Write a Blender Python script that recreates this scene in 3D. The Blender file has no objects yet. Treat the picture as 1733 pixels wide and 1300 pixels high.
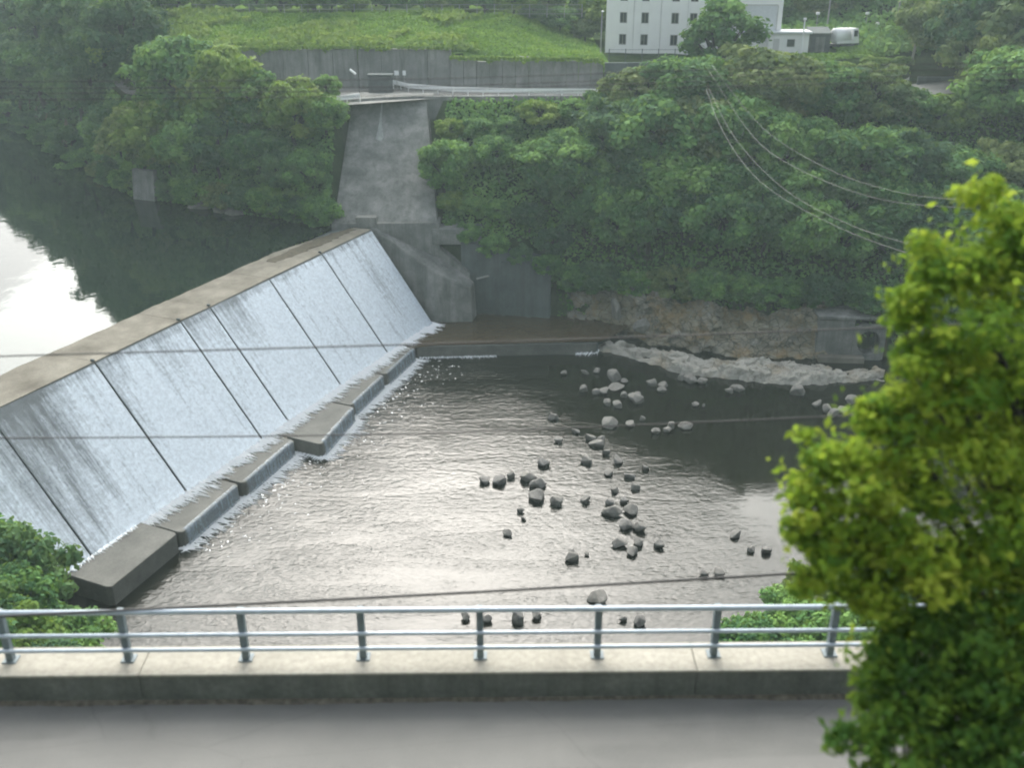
import bpy, bmesh, math, random
import numpy as np
from mathutils import Vector, Matrix, noise as mnoise
R = math.radians
sc = bpy.context.scene
random.seed(7); np.random.seed(7)

# ------------------------------------------------------------------ camera, sky, sun, exposure
F_PX = 1700.0; CAM_Z = 41.0; PITCH = math.atan(780 / F_PX)
cam_d = bpy.data.cameras.new('camera'); cam = bpy.data.objects.new('camera', cam_d)
sc.collection.objects.link(cam); sc.camera = cam
cam.location = (0, 0, CAM_Z); cam.rotation_euler = (R(90) - PITCH, 0, 0)
cam_d.sensor_fit = 'HORIZONTAL'; cam_d.sensor_width = 36; cam_d.lens = 36 * F_PX / 1733
cam_d.clip_start = 0.1; cam_d.clip_end = 3000
cam_d.dof.use_dof = True; cam_d.dof.focus_distance = 95; cam_d.dof.aperture_fstop = 0.0353 / 0.05

SUN_AZ, SUN_EL = R(-5), R(40)            # azimuth from +Y towards +X
world = bpy.data.worlds.new('World'); sc.world = world; world.use_nodes = True
wn = world.node_tree.nodes; wl = world.node_tree.links
bg = wn['Background']
sky = wn.new('ShaderNodeTexSky'); sky.sky_type = 'NISHITA'; sky.sun_disc = False
sky.sun_elevation = SUN_EL; sky.sun_rotation = SUN_AZ
sky.air_density = 1.0; sky.dust_density = 6.0; sky.ozone_density = 1.0; sky.altitude = 100
hs = wn.new('ShaderNodeHueSaturation'); hs.inputs['Saturation'].default_value = 0.42
wl.new(sky.outputs[0], hs.inputs['Color']); wl.new(hs.outputs[0], bg.inputs['Color'])
bg.inputs['Strength'].default_value = 0.14
sun_d = bpy.data.lights.new('sun', 'SUN'); sun = bpy.data.objects.new('sun', sun_d)
sc.collection.objects.link(sun)
sun_d.energy = 0.88; sun_d.angle = R(60); sun_d.color = (0.95, 1.0, 0.92)
_sd = Vector((math.sin(SUN_AZ) * math.cos(SUN_EL), math.cos(SUN_AZ) * math.cos(SUN_EL), math.sin(SUN_EL)))
sun.rotation_euler = (-_sd).to_track_quat('-Z', 'Y').to_euler()
sc.view_settings.view_transform = 'Standard'; sc.view_settings.look = 'None'
sc.view_settings.exposure = 1.45; sc.view_settings.gamma = 1.0
sc.view_settings.use_curve_mapping = False
sc.render.engine = 'CYCLES'
sc.cycles.use_denoising = True
sc.cycles.max_bounces = 5; sc.cycles.diffuse_bounces = 3; sc.cycles.glossy_bounces = 3; sc.cycles.adaptive_threshold = 0.02; sc.cycles.transparent_max_bounces = 12
sc.cycles.filter_width = 2.0
sc.render.use_motion_blur = False

# ------------------------------------------------------------------ helpers
def ray(px, py):
    u = (px - 866.5) / F_PX; v = (650 - py) / F_PX
    return u, math.cos(PITCH) + v * math.sin(PITCH), -math.sin(PITCH) + v * math.cos(PITCH)
def at(px, py, z):
    u, dy, dz = ray(px, py); t = (z - CAM_Z) / dz
    return Vector((u * t, dy * t, z))
def atY(px, py, Y):
    u, dy, dz = ray(px, py); t = Y / dy
    return Vector((u * t, Y, CAM_Z + dz * t))
COL = sc.collection
def link(o, parent=None):
    COL.objects.link(o)
    if parent is not None: o.parent = parent
    return o
def tag(o, label=None, cat=None, group=None, kind=None):
    if label: o['label'] = label
    if cat: o['category'] = cat
    if group: o['group'] = group
    if kind: o['kind'] = kind
    return o
def empty(name, loc=(0, 0, 0), rz=0, label=None, cat=None, group=None):
    o = bpy.data.objects.new(name, None); o.empty_display_size = 0.3
    link(o); o.location = loc; o.rotation_euler = (0, 0, rz)
    return tag(o, label, cat, group)
def copy_tree(o, parent=None):
    c = o.copy(); COL.objects.link(c)
    if parent is not None: c.parent = parent
    for ch in list(o.children): copy_tree(ch, c)
    return c
def mesh_obj(name, verts, faces, mat, parent=None, smooth=False):
    me = bpy.data.meshes.new(name); me.from_pydata([tuple(v) for v in verts], [], faces); me.update()
    if isinstance(mat, (list, tuple)):
        for m in mat: me.materials.append(m)
    else: me.materials.append(mat)
    if smooth: me.polygons.foreach_set('use_smooth', [True] * len(me.polygons))
    return link(bpy.data.objects.new(name, me), parent)
class MB:
    def __init__(s): s.bm = bmesh.new()
    def box(s, c, size, rz=0, bevel=0, rx=0, ry=0):
        m = Matrix.Translation(c) @ Matrix.Rotation(rz, 4, 'Z') @ Matrix.Rotation(ry, 4, 'Y') @ Matrix.Rotation(rx, 4, 'X') @ Matrix.Diagonal((*size, 1))
        r = bmesh.ops.create_cube(s.bm, size=1, matrix=m)
        if bevel:
            es = list({e for v in r['verts'] for e in v.link_edges})
            bmesh.ops.bevel(s.bm, geom=es, offset=bevel, segments=1, affect='EDGES')
        return s
    def prism(s, poly, z0, z1, top=None):
        n = len(poly); top = top or poly
        zb = z0 if hasattr(z0, '__len__') else [z0] * n
        zt = z1 if hasattr(z1, '__len__') else [z1] * n
        a = [s.bm.verts.new((p[0], p[1], z)) for p, z in zip(poly, zb)]
        b = [s.bm.verts.new((p[0], p[1], z)) for p, z in zip(top, zt)]
        fs = [s.bm.faces.new(a[::-1]), s.bm.faces.new(b)]
        for i in range(n): fs.append(s.bm.faces.new((a[i], a[(i + 1) % n], b[(i + 1) % n], b[i])))
        bmesh.ops.recalc_face_normals(s.bm, faces=fs)
        return s
    def tube(s, pts, r, seg=8):
        pts = [Vector(p) for p in pts]; rr = r if hasattr(r, '__len__') else [r] * len(pts)
        rings = []
        for i, p in enumerate(pts):
            t = (pts[min(i + 1, len(pts) - 1)] - pts[max(i - 1, 0)]).normalized()
            u = t.cross(Vector((0, 0, 1)))
            if u.length < 1e-3: u = Vector((1, 0, 0))
            u.normalize(); v = t.cross(u)
            rings.append([s.bm.verts.new(p + (u * math.cos(k * 2 * math.pi / seg) + v * math.sin(k * 2 * math.pi / seg)) * rr[i]) for k in range(seg)])
        for a, b in zip(rings, rings[1:]):
            for k in range(seg): s.bm.faces.new((a[k], a[(k + 1) % seg], b[(k + 1) % seg], b[k]))
        s.bm.faces.new(rings[0][::-1]); s.bm.faces.new(rings[-1])
        return s
    def build(s, name, mat, parent=None, smooth=False, bevel=0):
        if bevel:
            es = [e for e in s.bm.edges if len(e.link_faces) == 2 and e.calc_face_angle(0) > 0.5]
            bmesh.ops.bevel(s.bm, geom=es, offset=bevel, segments=2, affect='EDGES')
        me = bpy.data.meshes.new(name); s.bm.to_mesh(me); s.bm.free()
        me.materials.append(mat)
        if smooth: me.polygons.foreach_set('use_smooth', [True] * len(me.polygons))
        return link(bpy.data.objects.new(name, me), parent)
ORD = ['first', 'second', 'third', 'fourth', 'fifth', 'sixth', 'seventh', 'eighth', 'ninth', 'tenth', 'eleventh', 'twelfth',
       'thirteenth', 'fourteenth', 'fifteenth', 'sixteenth', 'seventeenth', 'eighteenth', 'nineteenth', 'twentieth',
       'twenty-first', 'twenty-second', 'twenty-third', 'twenty-fourth', 'twenty-fifth', 'twenty-sixth', 'twenty-seventh', 'twenty-eighth', 'twenty-ninth', 'thirtieth']
def ordl(i, n):
    if i == 0: return 'leftmost'
    if i == n - 1: return 'rightmost'
    return ORD[i] + ' from the left'
def fbm(x, y, z=0, sc_=1.0, oct_=4):
    return mnoise.fractal(Vector((x * sc_, y * sc_, z * sc_)), 0.9, 2.1, oct_)

# ------------------------------------------------------------------ materials
class NT:
    def __init__(s, name):
        s.m = bpy.data.materials.new(name); s.m.use_nodes = True
        s.n = s.m.node_tree.nodes; s.l = s.m.node_tree.links; s.b = s.n['Principled BSDF']; s.out = s.n['Material Output']
    def new(s, t, **kw):
        nd = s.n.new(t)
        for k, v in kw.items(): setattr(nd, k, v)
        return nd
    def coords(s, scale=(1, 1, 1), kind='Object'):
        tc = s.new('ShaderNodeTexCoord'); mp = s.new('ShaderNodeMapping'); mp.inputs['Scale'].default_value = scale
        s.l.new(tc.outputs[kind], mp.inputs['Vector']); return mp.outputs[0]
    def noise(s, vec, scale, detail=5, rough=0.6, dist=0.0):
        n = s.new('ShaderNodeTexNoise'); n.inputs['Scale'].default_value = scale; n.inputs['Detail'].default_value = detail
        n.inputs['Roughness'].default_value = rough; n.inputs['Distortion'].default_value = dist
        if vec is not None: s.l.new(vec, n.inputs['Vector'])
        return n.outputs[0]
    def ramp(s, fac, stops):
        r = s.new('ShaderNodeValToRGB'); e = r.color_ramp.elements
        while len(e) < len(stops): e.new(0.5)
        for el, (p, c) in zip(e, stops):
            el.position = p; el.color = (*c, 1) if hasattr(c, '__len__') else (c, c, c, 1)
        s.l.new(fac, r.inputs[0]); return r.outputs[0]
    def mix(s, fac, a, b, mode='MIX'):
        m = s.new('ShaderNodeMix', data_type='RGBA', blend_type=mode)
        if hasattr(fac, 'links'): s.l.new(fac, m.inputs[0])
        else: m.inputs[0].default_value = fac
        for i, c in ((6, a), (7, b)):
            if hasattr(c, 'links'): s.l.new(c, m.inputs[i])
            else: m.inputs[i].default_value = (*c, 1)
        return m.outputs[2]
    def math(s, op, a, b=None):
        m = s.new('ShaderNodeMath', operation=op)
        for i, c in ((0, a), (1, b)):
            if c is None: continue
            if hasattr(c, 'links'): s.l.new(c, m.inputs[i])
            else: m.inputs[i].default_value = c
        return m.outputs[0]
    def bump(s, h, strength=0.3, dist=0.05):
        b = s.new('ShaderNodeBump'); b.inputs['Strength'].default_value = strength; b.inputs['Distance'].default_value = dist
        s.l.new(h, b.inputs['Height']); s.l.new(b.outputs[0], s.b.inputs['Normal']); return b.outputs[0]
    def col(s, c):
        if hasattr(c, 'links'): s.l.new(c, s.b.inputs['Base Color'])
        else: s.b.inputs['Base Color'].default_value = (*c, 1)
    def rough(s, r): s.b.inputs['Roughness'].default_value = r
def sepz(t, kind='Object', axis='Z'):
    tc = t.new('ShaderNodeTexCoord'); sx = t.new('ShaderNodeSeparateXYZ'); t.l.new(tc.outputs[kind], sx.inputs[0]); return sx.outputs[axis]

def mat_concrete(name, c1, c2, streak=0.5, dark=(0.05, 0.055, 0.05), scale=0.6, rough=0.85, sxy=1.2, spec=0.3):
    t = NT(name); v = t.coords()
    big = t.noise(v, scale, 6, 0.65)
    base = t.mix(t.ramp(big, [(0.3, 0.0), (0.7, 1.0)]), c1, c2)
    vs = t.coords((sxy, sxy, 0.06))
    st = t.ramp(t.noise(vs, 1.0, 5, 0.7), [(0.45, 0.0), (0.75, 1.0)])
    base = t.mix(t.math('MULTIPLY', st, streak), base, dark)
    fine = t.noise(v, 9, 4, 0.7)
    base = t.mix(0.25, base, t.ramp(fine, [(0.3, 0.15), (0.7, 0.85)]), 'OVERLAY')
    t.col(base); t.rough(rough); t.b.inputs['Specular IOR Level'].default_value = spec; t.bump(fine, 0.25, 0.03)
    return t.m
def mat_plain(name, c, rough=0.5, metallic=0.0, var=0.15, scale=3.0):
    t = NT(name); v = t.coords(); n = t.noise(v, scale, 5, 0.6)
    d = tuple(x * (1 - var * 2) for x in c)
    t.col(t.mix(t.ramp(n, [(0.35, 0.0), (0.7, 1.0)]), d, c)); t.rough(rough); t.b.inputs['Metallic'].default_value = metallic
    return t.m
def mat_leaf(name, cols, transl=0.35, rough=0.55):
    t = NT(name)
    at_ = t.new('ShaderNodeAttribute', attribute_name='tone')
    oi = t.new('ShaderNodeObjectInfo')
    f = t.math('ADD', at_.outputs['Fac'], t.math('MULTIPLY', t.math('SUBTRACT', oi.outputs['Random'], 0.5), 0.65))
    c = t.ramp(f, [(0.05 + 0.9 * i / (len(cols) - 1), x) for i, x in enumerate(cols)])
    t.col(c); t.rough(0.75); t.b.inputs['Specular IOR Level'].default_value = 0.12
    tr = t.new('ShaderNodeBsdfTranslucent'); t.l.new(t.mix(0.5, c, (0.25, 0.35, 0.04)), tr.inputs['Color'])
    mx = t.new('ShaderNodeMixShader'); mx.inputs[0].default_value = transl
    t.l.new(t.b.outputs[0], mx.inputs[1]); t.l.new(tr.outputs[0], mx.inputs[2]); t.l.new(mx.outputs[0], t.out.inputs['Surface'])
    return t.m
def mat_water(name, body, rough, layers, tint=0.0):
    t = NT(name); t.col(body); t.rough(rough)
    t.b.inputs['IOR'].default_value = 1.333; t.b.inputs['Specular IOR Level'].default_value = 0.5
    h = None
    for (s_, amp, det) in layers:
        n = t.noise(t.coords(), s_, det, 0.6, 0.4)
        m = t.math('MULTIPLY', n, amp)
        h = m if h is None else t.math('ADD', h, m)
    if h is not None: t.bump(h, 1.0, 1.0)
    return t.m

M = {}
M['conc'] = mat_concrete('concrete_weathered', (0.10, 0.105, 0.10), (0.28, 0.28, 0.26), 0.75, dark=(0.06, 0.065, 0.06), scale=0.45)
M['conc_face'] = mat_concrete('concrete_wet_face', (0.13, 0.145, 0.15), (0.22, 0.24, 0.25), 0.35, rough=0.5)
M['conc_lime'] = mat_concrete('lime_stained', (0.24, 0.25, 0.24), (0.42, 0.43, 0.41), 0.5, scale=2.0)
M['conc_crest'] = mat_concrete('concrete_crest', (0.11, 0.10, 0.08), (0.25, 0.235, 0.195), 0.15, dark=(0.06, 0.055, 0.035), scale=0.35, rough=0.95, spec=0.1)
M['conc_block'] = mat_concrete('concrete_sill', (0.095, 0.095, 0.085), (0.17, 0.168, 0.15), 0.25, scale=0.5, rough=0.7, spec=0.2)
M['conc_wall'] = mat_concrete('concrete_retaining', (0.14, 0.145, 0.14), (0.25, 0.25, 0.235), 0.8, dark=(0.045, 0.055, 0.045), scale=0.3, sxy=0.9)
M['conc_dark'] = mat_concrete('concrete_dark', (0.06, 0.075, 0.075), (0.13, 0.15, 0.15), 0.6, scale=0.3)
M['kerb_top'] = mat_concrete('kerb_top', (0.30, 0.285, 0.24), (0.39, 0.37, 0.315), 0.0, scale=0.8, rough=0.9)
M['kerb_face'] = mat_concrete('kerb_face', (0.13, 0.14, 0.13), (0.23, 0.235, 0.22), 0.5, dark=(0.04, 0.042, 0.036), scale=1.0)
M['white_wall'] = mat_plain('white_cladding', (0.80, 0.80, 0.77), 0.6, 0, 0.04, 0.6)
M['seam'] = mat_plain('cladding_seam', (0.55, 0.55, 0.53), 0.7, 0, 0.05)
M['white_paint'] = mat_plain('white_paint', (0.82, 0.83, 0.82), 0.4, 0, 0.05, 4)
M['glass'] = mat_plain('window_glass', (0.05, 0.055, 0.06), 0.12, 0, 0.1)
M['steel'] = mat_plain('galvanised_rail', (0.50, 0.57, 0.64), 0.35, 0.2, 0.1, 6)
M['post'] = mat_plain('rail_post', (0.20, 0.245, 0.265), 0.6, 0.1, 0.12, 5)
M['wire'] = mat_plain('black_wire', (0.03, 0.03, 0.03), 0.6, 0, 0.1)
M['wire_pale'] = mat_plain('pale_wire', (0.13, 0.13, 0.11), 0.5, 0, 0.1)
M['pole'] = mat_plain('pole_concrete', (0.33, 0.33, 0.31), 0.8, 0, 0.1)
M['roof_grey'] = mat_plain('roof_grey', (0.62, 0.64, 0.65), 0.6, 0, 0.06)
M['dark_grey'] = mat_plain('dark_grey_metal', (0.09, 0.10, 0.105), 0.6, 0, 0.2)
M['bark'] = mat_plain('bark', (0.06, 0.056, 0.04), 0.9, 0, 0.3, 4)
M['rubber_and_bore_shade'] = mat_plain('rubber_and_bore_shade', (0.025, 0.025, 0.025), 0.8)  # tyres, and the black sheet painted for shade in the culvert
# asphalt
t = NT('asphalt'); v = t.coords()
b_ = t.mix(t.ramp(t.noise(v, 0.5, 5), [(0.3, 0.0), (0.7, 1.0)]), (0.158, 0.158, 0.148), (0.215, 0.212, 0.198))
b_ = t.mix(0.5, b_, t.ramp(t.noise(v, 60, 3, 0.8), [(0.3, 0.2), (0.7, 0.8)]), 'OVERLAY')
b_ = t.mix(t.math('MULTIPLY', t.ramp(t.noise(t.coords((0.25, 1.6, 1)), 1.2, 4), [(0.52, 0.0), (0.75, 1.0)]), 0.35), b_, (0.13, 0.13, 0.125))
_vo = t.new('ShaderNodeTexVoronoi', feature='DISTANCE_TO_EDGE'); _vo.inputs['Scale'].default_value = 0.42
_wv = t.new('ShaderNodeMix', data_type='VECTOR'); _wv.inputs[0].default_value = 0.12; t.l.new(t.coords((0.6, 1.5, 1)), _wv.inputs[4])
_nc = t.new('ShaderNodeTexNoise'); _nc.inputs['Scale'].default_value = 1.5; t.l.new(v, _nc.inputs['Vector']); t.l.new(_nc.outputs['Color'], _wv.inputs[5]); t.l.new(_wv.outputs[1], _vo.inputs['Vector'])
b_ = t.mix(t.ramp(_vo.outputs['Distance'], [(0.0, 0.22), (0.006, 0.0)]), b_, (0.07, 0.07, 0.066))
b_ = t.mix(t.ramp(t.noise(t.coords((0.12, 0.9, 1)), 1.0, 2, 0.4), [(0.50, 0.0), (0.53, 0.30)]), b_, (0.24, 0.235, 0.22))
t.col(b_); t.rough(0.9); t.b.inputs['Specular IOR Level'].default_value = 0.25; t.bump(t.noise(v, 90, 2), 0.3, 0.01); M['asphalt'] = t.m
# soil
M['soil'] = mat_plain('roadside_grit', (0.22, 0.195, 0.155), 0.95, 0, 0.3, 8)
# terrain floor, grass, rock
def mat_ground(name, cols, s1, s2):
    t = NT(name); v = t.coords()
    a = t.ramp(t.noise(v, s1, 6, 0.65), [(0.32, cols[0]), (0.5, cols[1]), (0.68, cols[2])])
    t.col(t.mix(0.35, a, t.ramp(t.noise(v, s2, 4, 0.7), [(0.3, 0.1), (0.7, 0.9)]), 'OVERLAY')); t.rough(1.0); t.b.inputs['Specular IOR Level'].default_value = 0.0; t.bump(t.noise(v, s2, 4), 0.6, 0.15)
    return t.m
M['floor'] = mat_ground('forest_floor', [(0.018, 0.032, 0.014), (0.032, 0.052, 0.02), (0.05, 0.062, 0.028)], 0.4, 3)
M['grass'] = mat_ground('grass', [(0.07, 0.13, 0.03), (0.11, 0.19, 0.04), (0.16, 0.23, 0.06)], 0.25, 4)
M['bed'] = mat_ground('river_bed', [(0.05, 0.045, 0.03), (0.08, 0.065, 0.04), (0.11, 0.09, 0.06)], 0.4, 3)
t = NT('pale_rock'); v = t.coords((1, 1, 1.6))
a = t.ramp(t.noise(v, 0.7, 8, 0.7, 0.6), [(0.25, (0.16, 0.15, 0.125)), (0.45, (0.33, 0.315, 0.27)), (0.70, (0.48, 0.46, 0.41))])
a = t.mix(t.ramp(t.noise(v, 0.22, 4), [(0.5, 0.0), (0.68, 0.6)]), a, (0.30, 0.22, 0.11))
vo = t.new('ShaderNodeTexVoronoi', feature='DISTANCE_TO_EDGE'); vo.inputs['Scale'].default_value = 1.1; t.l.new(v, vo.inputs['Vector'])
a = t.mix(t.ramp(vo.outputs['Distance'], [(0.0, 0.4), (0.04, 0.0)]), a, (0.13, 0.12, 0.10))
t.col(a); t.rough(0.9); t.bump(t.noise(v, 2.2, 6, 0.7), 0.8, 0.3); M['rock'] = t.m
t = NT('ochre_rock'); v = t.coords((1, 1, 1.8))
a = t.ramp(t.noise(v, 0.5, 8, 0.72, 0.8), [(0.24, (0.07, 0.07, 0.05)), (0.40, (0.20, 0.18, 0.13)), (0.55, (0.33, 0.295, 0.21)), (0.75, (0.47, 0.45, 0.39))])
a = t.mix(t.ramp(t.noise(v, 0.18, 4), [(0.48, 0.0), (0.62, 0.7)]), a, (0.27, 0.27, 0.24))
vo = t.new('ShaderNodeTexVoronoi', feature='DISTANCE_TO_EDGE'); vo.inputs['Scale'].default_value = 0.9; t.l.new(t.coords((1, 1, 1.9)), vo.inputs['Vector'])
a = t.mix(t.ramp(vo.outputs['Distance'], [(0.0, 0.8), (0.07, 0.0)]), a, (0.05, 0.048, 0.035))
a = t.mix(t.ramp(t.noise(t.coords((1, 1, 0.6)), 0.35, 5, 0.7), [(0.50, 0.0), (0.64, 0.7)]), a, (0.31, 0.205, 0.085))
t.col(a); t.rough(0.9); t.bump(t.noise(v, 1.6, 7, 0.7), 1.0, 0.4); M['cliff'] = t.m
t = NT('boulder_stone'); v = t.coords(); oi = t.new('ShaderNodeObjectInfo')
a = t.ramp(t.noise(v, 2.5, 6, 0.7), [(0.3, (0.075, 0.075, 0.07)), (0.55, (0.15, 0.145, 0.135)), (0.75, (0.23, 0.225, 0.21))])
a = t.mix(t.math('MULTIPLY', oi.outputs['Random'], 0.35), a, (0.23, 0.215, 0.18))
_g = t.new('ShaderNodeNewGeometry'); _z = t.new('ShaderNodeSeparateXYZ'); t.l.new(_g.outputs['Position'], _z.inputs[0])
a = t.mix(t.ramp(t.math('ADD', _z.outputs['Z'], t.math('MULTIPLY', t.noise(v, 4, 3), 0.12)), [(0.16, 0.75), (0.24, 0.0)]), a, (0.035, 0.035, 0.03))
t.col(a); t.rough(0.75); t.bump(t.noise(v, 7, 5), 0.6, 0.08); M['boulder'] = t.m
t = NT('boulder_pale'); v = t.coords()
t.col(t.ramp(t.noise(v, 2.0, 6, 0.7), [(0.3, (0.11, 0.107, 0.095)), (0.7, (0.25, 0.24, 0.215))])); t.rough(0.85); t.bump(t.noise(v, 6, 5), 0.6, 0.08); M['boulder_pale'] = t.m
# foliage
M['leaf_bank'] = mat_leaf('leaf_bank', [(0.044, 0.118, 0.050), (0.087, 0.199, 0.068), (0.144, 0.289, 0.083), (0.226, 0.385, 0.104)])
M['leaf_dark'] = mat_leaf('leaf_dark', [(0.030, 0.081, 0.049), (0.053, 0.123, 0.066), (0.082, 0.171, 0.076), (0.125, 0.225, 0.086)])
M['leaf_lime'] = mat_leaf('leaf_lime', [(0.07, 0.15, 0.035), (0.12, 0.22, 0.05), (0.18, 0.28, 0.06), (0.25, 0.34, 0.08)])
M['leaf_near'] = mat_leaf('leaf_near', [(0.09, 0.20, 0.025), (0.19, 0.31, 0.03), (0.31, 0.41, 0.04), (0.43, 0.49, 0.06)], 0.5)
M['leaf_near_lower'] = mat_leaf('leaf_near_lower', [(0.06, 0.15, 0.03), (0.12, 0.23, 0.035), (0.21, 0.32, 0.04), (0.34, 0.42, 0.055)], 0.5)
M['leaf_olive'] = mat_leaf('leaf_olive', [(0.066, 0.114, 0.052), (0.112, 0.171, 0.066), (0.165, 0.222, 0.082), (0.237, 0.286, 0.104)])
M['blade'] = mat_leaf('grass_blade', [(0.081, 0.180, 0.036), (0.138, 0.264, 0.048), (0.207, 0.348, 0.060), (0.287, 0.408, 0.084)])
# waters
M['w_res'] = mat_water('reservoir_water', (0.012, 0.020, 0.015), 0.03, [(0.5, 0.010, 2), (2.5, 0.0015, 2)])
t = NT('pool_water'); t.col((0.010, 0.011, 0.007)); t.rough(0.04); t.b.inputs['IOR'].default_value = 1.333
_tc = t.new('ShaderNodeTexCoord'); _sx = t.new('ShaderNodeSeparateXYZ'); t.l.new(_tc.outputs['Object'], _sx.inputs[0])
# the far right corner lies sheltered under the bank: calmer water there
_c = t.math('ADD', t.math('MULTIPLY', t.math('SUBTRACT', _sx.outputs['X'], 6.0), 0.10), t.math('MULTIPLY', t.math('SUBTRACT', _sx.outputs['Y'], 76.0), 0.050))
_c = t.math('ADD', _c, t.math('MULTIPLY', t.math('SUBTRACT', t.noise(t.coords(), 0.10, 3), 0.5), 1.4))
_amp = t.ramp(_c, [(0.0, 1.0), (0.8, 0.10)])
_h = t.math('ADD', t.math('MULTIPLY', t.noise(t.coords((0.75, 1.15, 1)), 2.0, 2, 0.5, 0.5), 0.050), t.math('MULTIPLY', t.noise(t.coords((0.8, 1.15, 1)), 5.5, 3, 0.6, 0.6), 0.024))
# current lines: smoother and rougher lanes drawn out by the flow
_fl = t.ramp(t.noise(t.coords((0.10, 0.34, 1)), 1.0, 4, 0.6, 0.8), [(0.36, 0.58), (0.62, 1.2)])
t.bump(t.math('MULTIPLY', t.math('MULTIPLY', _h, _amp), _fl), 1.0, 1.0); M['w_pool'] = t.m
M['w_apron'] = mat_water('apron_water', (0.060, 0.045, 0.026), 0.06, [(1.2, 0.02, 3)])
# running water over concrete: foam with gaps, streaked along the slope (local Y)
def mat_veil(name, lo, hi, body=(0.66, 0.72, 0.78), stretch=0.10, wide=1.5):
    t = NT(name)
    v = t.coords((wide, stretch, stretch)); v2 = t.coords((6, 0.5, 0.5)); v3 = t.coords((1, 1, 1))
    s1 = t.noise(v, 1.0, 5, 0.7); s2 = t.noise(v2, 1.0, 5, 0.75); s3 = t.noise(v3, 3.2, 6, 0.75)
    big = t.noise(t.coords((0.16, 0.05, 0.05)), 1.0, 3)
    f = t.math('ADD', t.math('ADD', t.math('MULTIPLY', s1, 0.36), t.math('MULTIPLY', s2, 0.22)), t.math('ADD', t.math('MULTIPLY', s3, 0.12), t.math('MULTIPLY', big, 0.30)))
    # the sheet breaks into more foam as it runs down
    y = sepz(t, axis='Y'); f = t.math('ADD', f, t.math('MULTIPLY', y, 0.010))
    a = t.new('ShaderNodeAttribute', attribute_name='dry'); f = t.math('SUBTRACT', f, t.math('MULTIPLY', a.outputs['Fac'], 0.16))
    al = t.ramp(f, [(lo, 0.0), (hi, 1.0)])
    t.col(t.mix(t.ramp(s3, [(0.35, 0.0), (0.65, 1.0)]), tuple(c * 0.70 for c in body), body)); t.rough(0.35)
    t.bump(s3, 0.5, 0.05)
    t.l.new(t.math('MULTIPLY', al, 0.93), t.b.inputs['Alpha'])
    return t.m
M['veil'] = mat_veil('falling_water', 0.31, 0.51, (0.78, 0.86, 0.93))
M['veil_sill'] = mat_veil('sill_water', 0.42, 0.80, (0.30, 0.37, 0.43), 0.2, 3)
t = NT('white_foam'); v = t.coords(); n_ = t.noise(v, 5, 5, 0.7)
t.col(t.mix(n_, (0.86, 0.89, 0.90), (0.97, 0.97, 0.96))); t.rough(0.9); M['foam'] = t.m

# ------------------------------------------------------------------ weir frame
O = Vector((-15.1, 105.4, 0)); D = Vector((-0.411, -0.9116, 0)); N = Vector((0.9116, -0.411, 0))
WEIR_RZ = math.atan2(D.y, D.x)
def weir_pt(t_, n_, z): return O + D * t_ + N * n_ + Vector((0, 0, z))
def weir_tn(x, y):
    rx, ry = x - O.x, y - O.y
    return rx * D.x + ry * D.y, rx * N.x + ry * N.y

# ------------------------------------------------------------------ terrain
# far bank, knots: waterline foot, bank, mid slope, road edge, wall foot, wall head, terrace edge, hill foot, hill top
FAR = {
 -320: [(262, 6), (266, 14), (275, 22), (285, 28), (295, 33), (300, 36), (320, 44), (340, 52), (440, 80)],
 -140: [(221, 6), (224, 14), (231, 19), (238, 23), (246, 28), (250, 30), (262, 36), (280, 44), (420, 75)],
 -90: [(177.5, 6), (180, 14), (186, 19), (192, 23), (198, 27), (201, 29), (212, 34), (230, 40), (420, 70)],
 -65: [(147, 6), (150, 14), (154, 19), (158, 22.3), (164, 23), (166, 25), (180, 30), (200, 34), (420, 66)],
 -46: [(119, 6), (120.5, 13), (122, 18), (123.2, 22.3), (126.8, 22.3), (127.9, 26.7), (144, 29.6), (180, 30), (400, 64)],
 -31: [(111, 6), (112.5, 13), (116, 18), (118.5, 22.3), (127.8, 22.3), (128.9, 26.7), (145, 29.6), (180, 30), (400, 64)],
 -20: [(106, 6), (107.5, 12), (112, 18.5), (114.5, 22.3), (128.8, 22.3), (129.9, 26.7), (145, 29.6), (180, 30), (400, 64)],
 -9: [(106.3, -2), (107.6, 10), (114, 17), (119.8, 22.3), (128.8, 22.3), (129.9, 26.7), (146, 29.6), (180, 30), (400, 64)],
 0: [(104.9, -2), (107, 8.5), (112, 15), (120.5, 22.3), (127.3, 22.3), (128.7, 26), (146, 29.4), (180, 30), (400, 64)],
 11: [(103.6, -2), (106.0, 5), (111, 14), (120.5, 22.3), (126.5, 22.3), (127.6, 25.4), (160, 25.6), (182, 28), (400, 64)],
 22: [(99.0, -2), (102.0, 6), (109, 14), (121, 22.3), (126.5, 22.3), (127.6, 25.4), (162, 25.6), (184, 28), (400, 64)],
 34: [(96.6, -2), (99.4, 5.5), (108, 13), (122, 22.3), (127.5, 22.3), (130, 25), (162, 25.6), (184, 30), (400, 70)],
 50: [(92.5, -2), (95.5, 5), (108, 13), (123, 22.3), (130, 22.5), (138, 25), (160, 30), (184, 36), (400, 76)],
 85: [(89, -2), (94, 6), (106, 15), (122, 24), (134, 28), (142, 32), (165, 40), (190, 48), (400, 90)],
 320: [(85, -2), (90, 6), (104, 16), (122, 26), (134, 32), (142, 36), (165, 44), (190, 52), (400, 95)],
}
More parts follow.
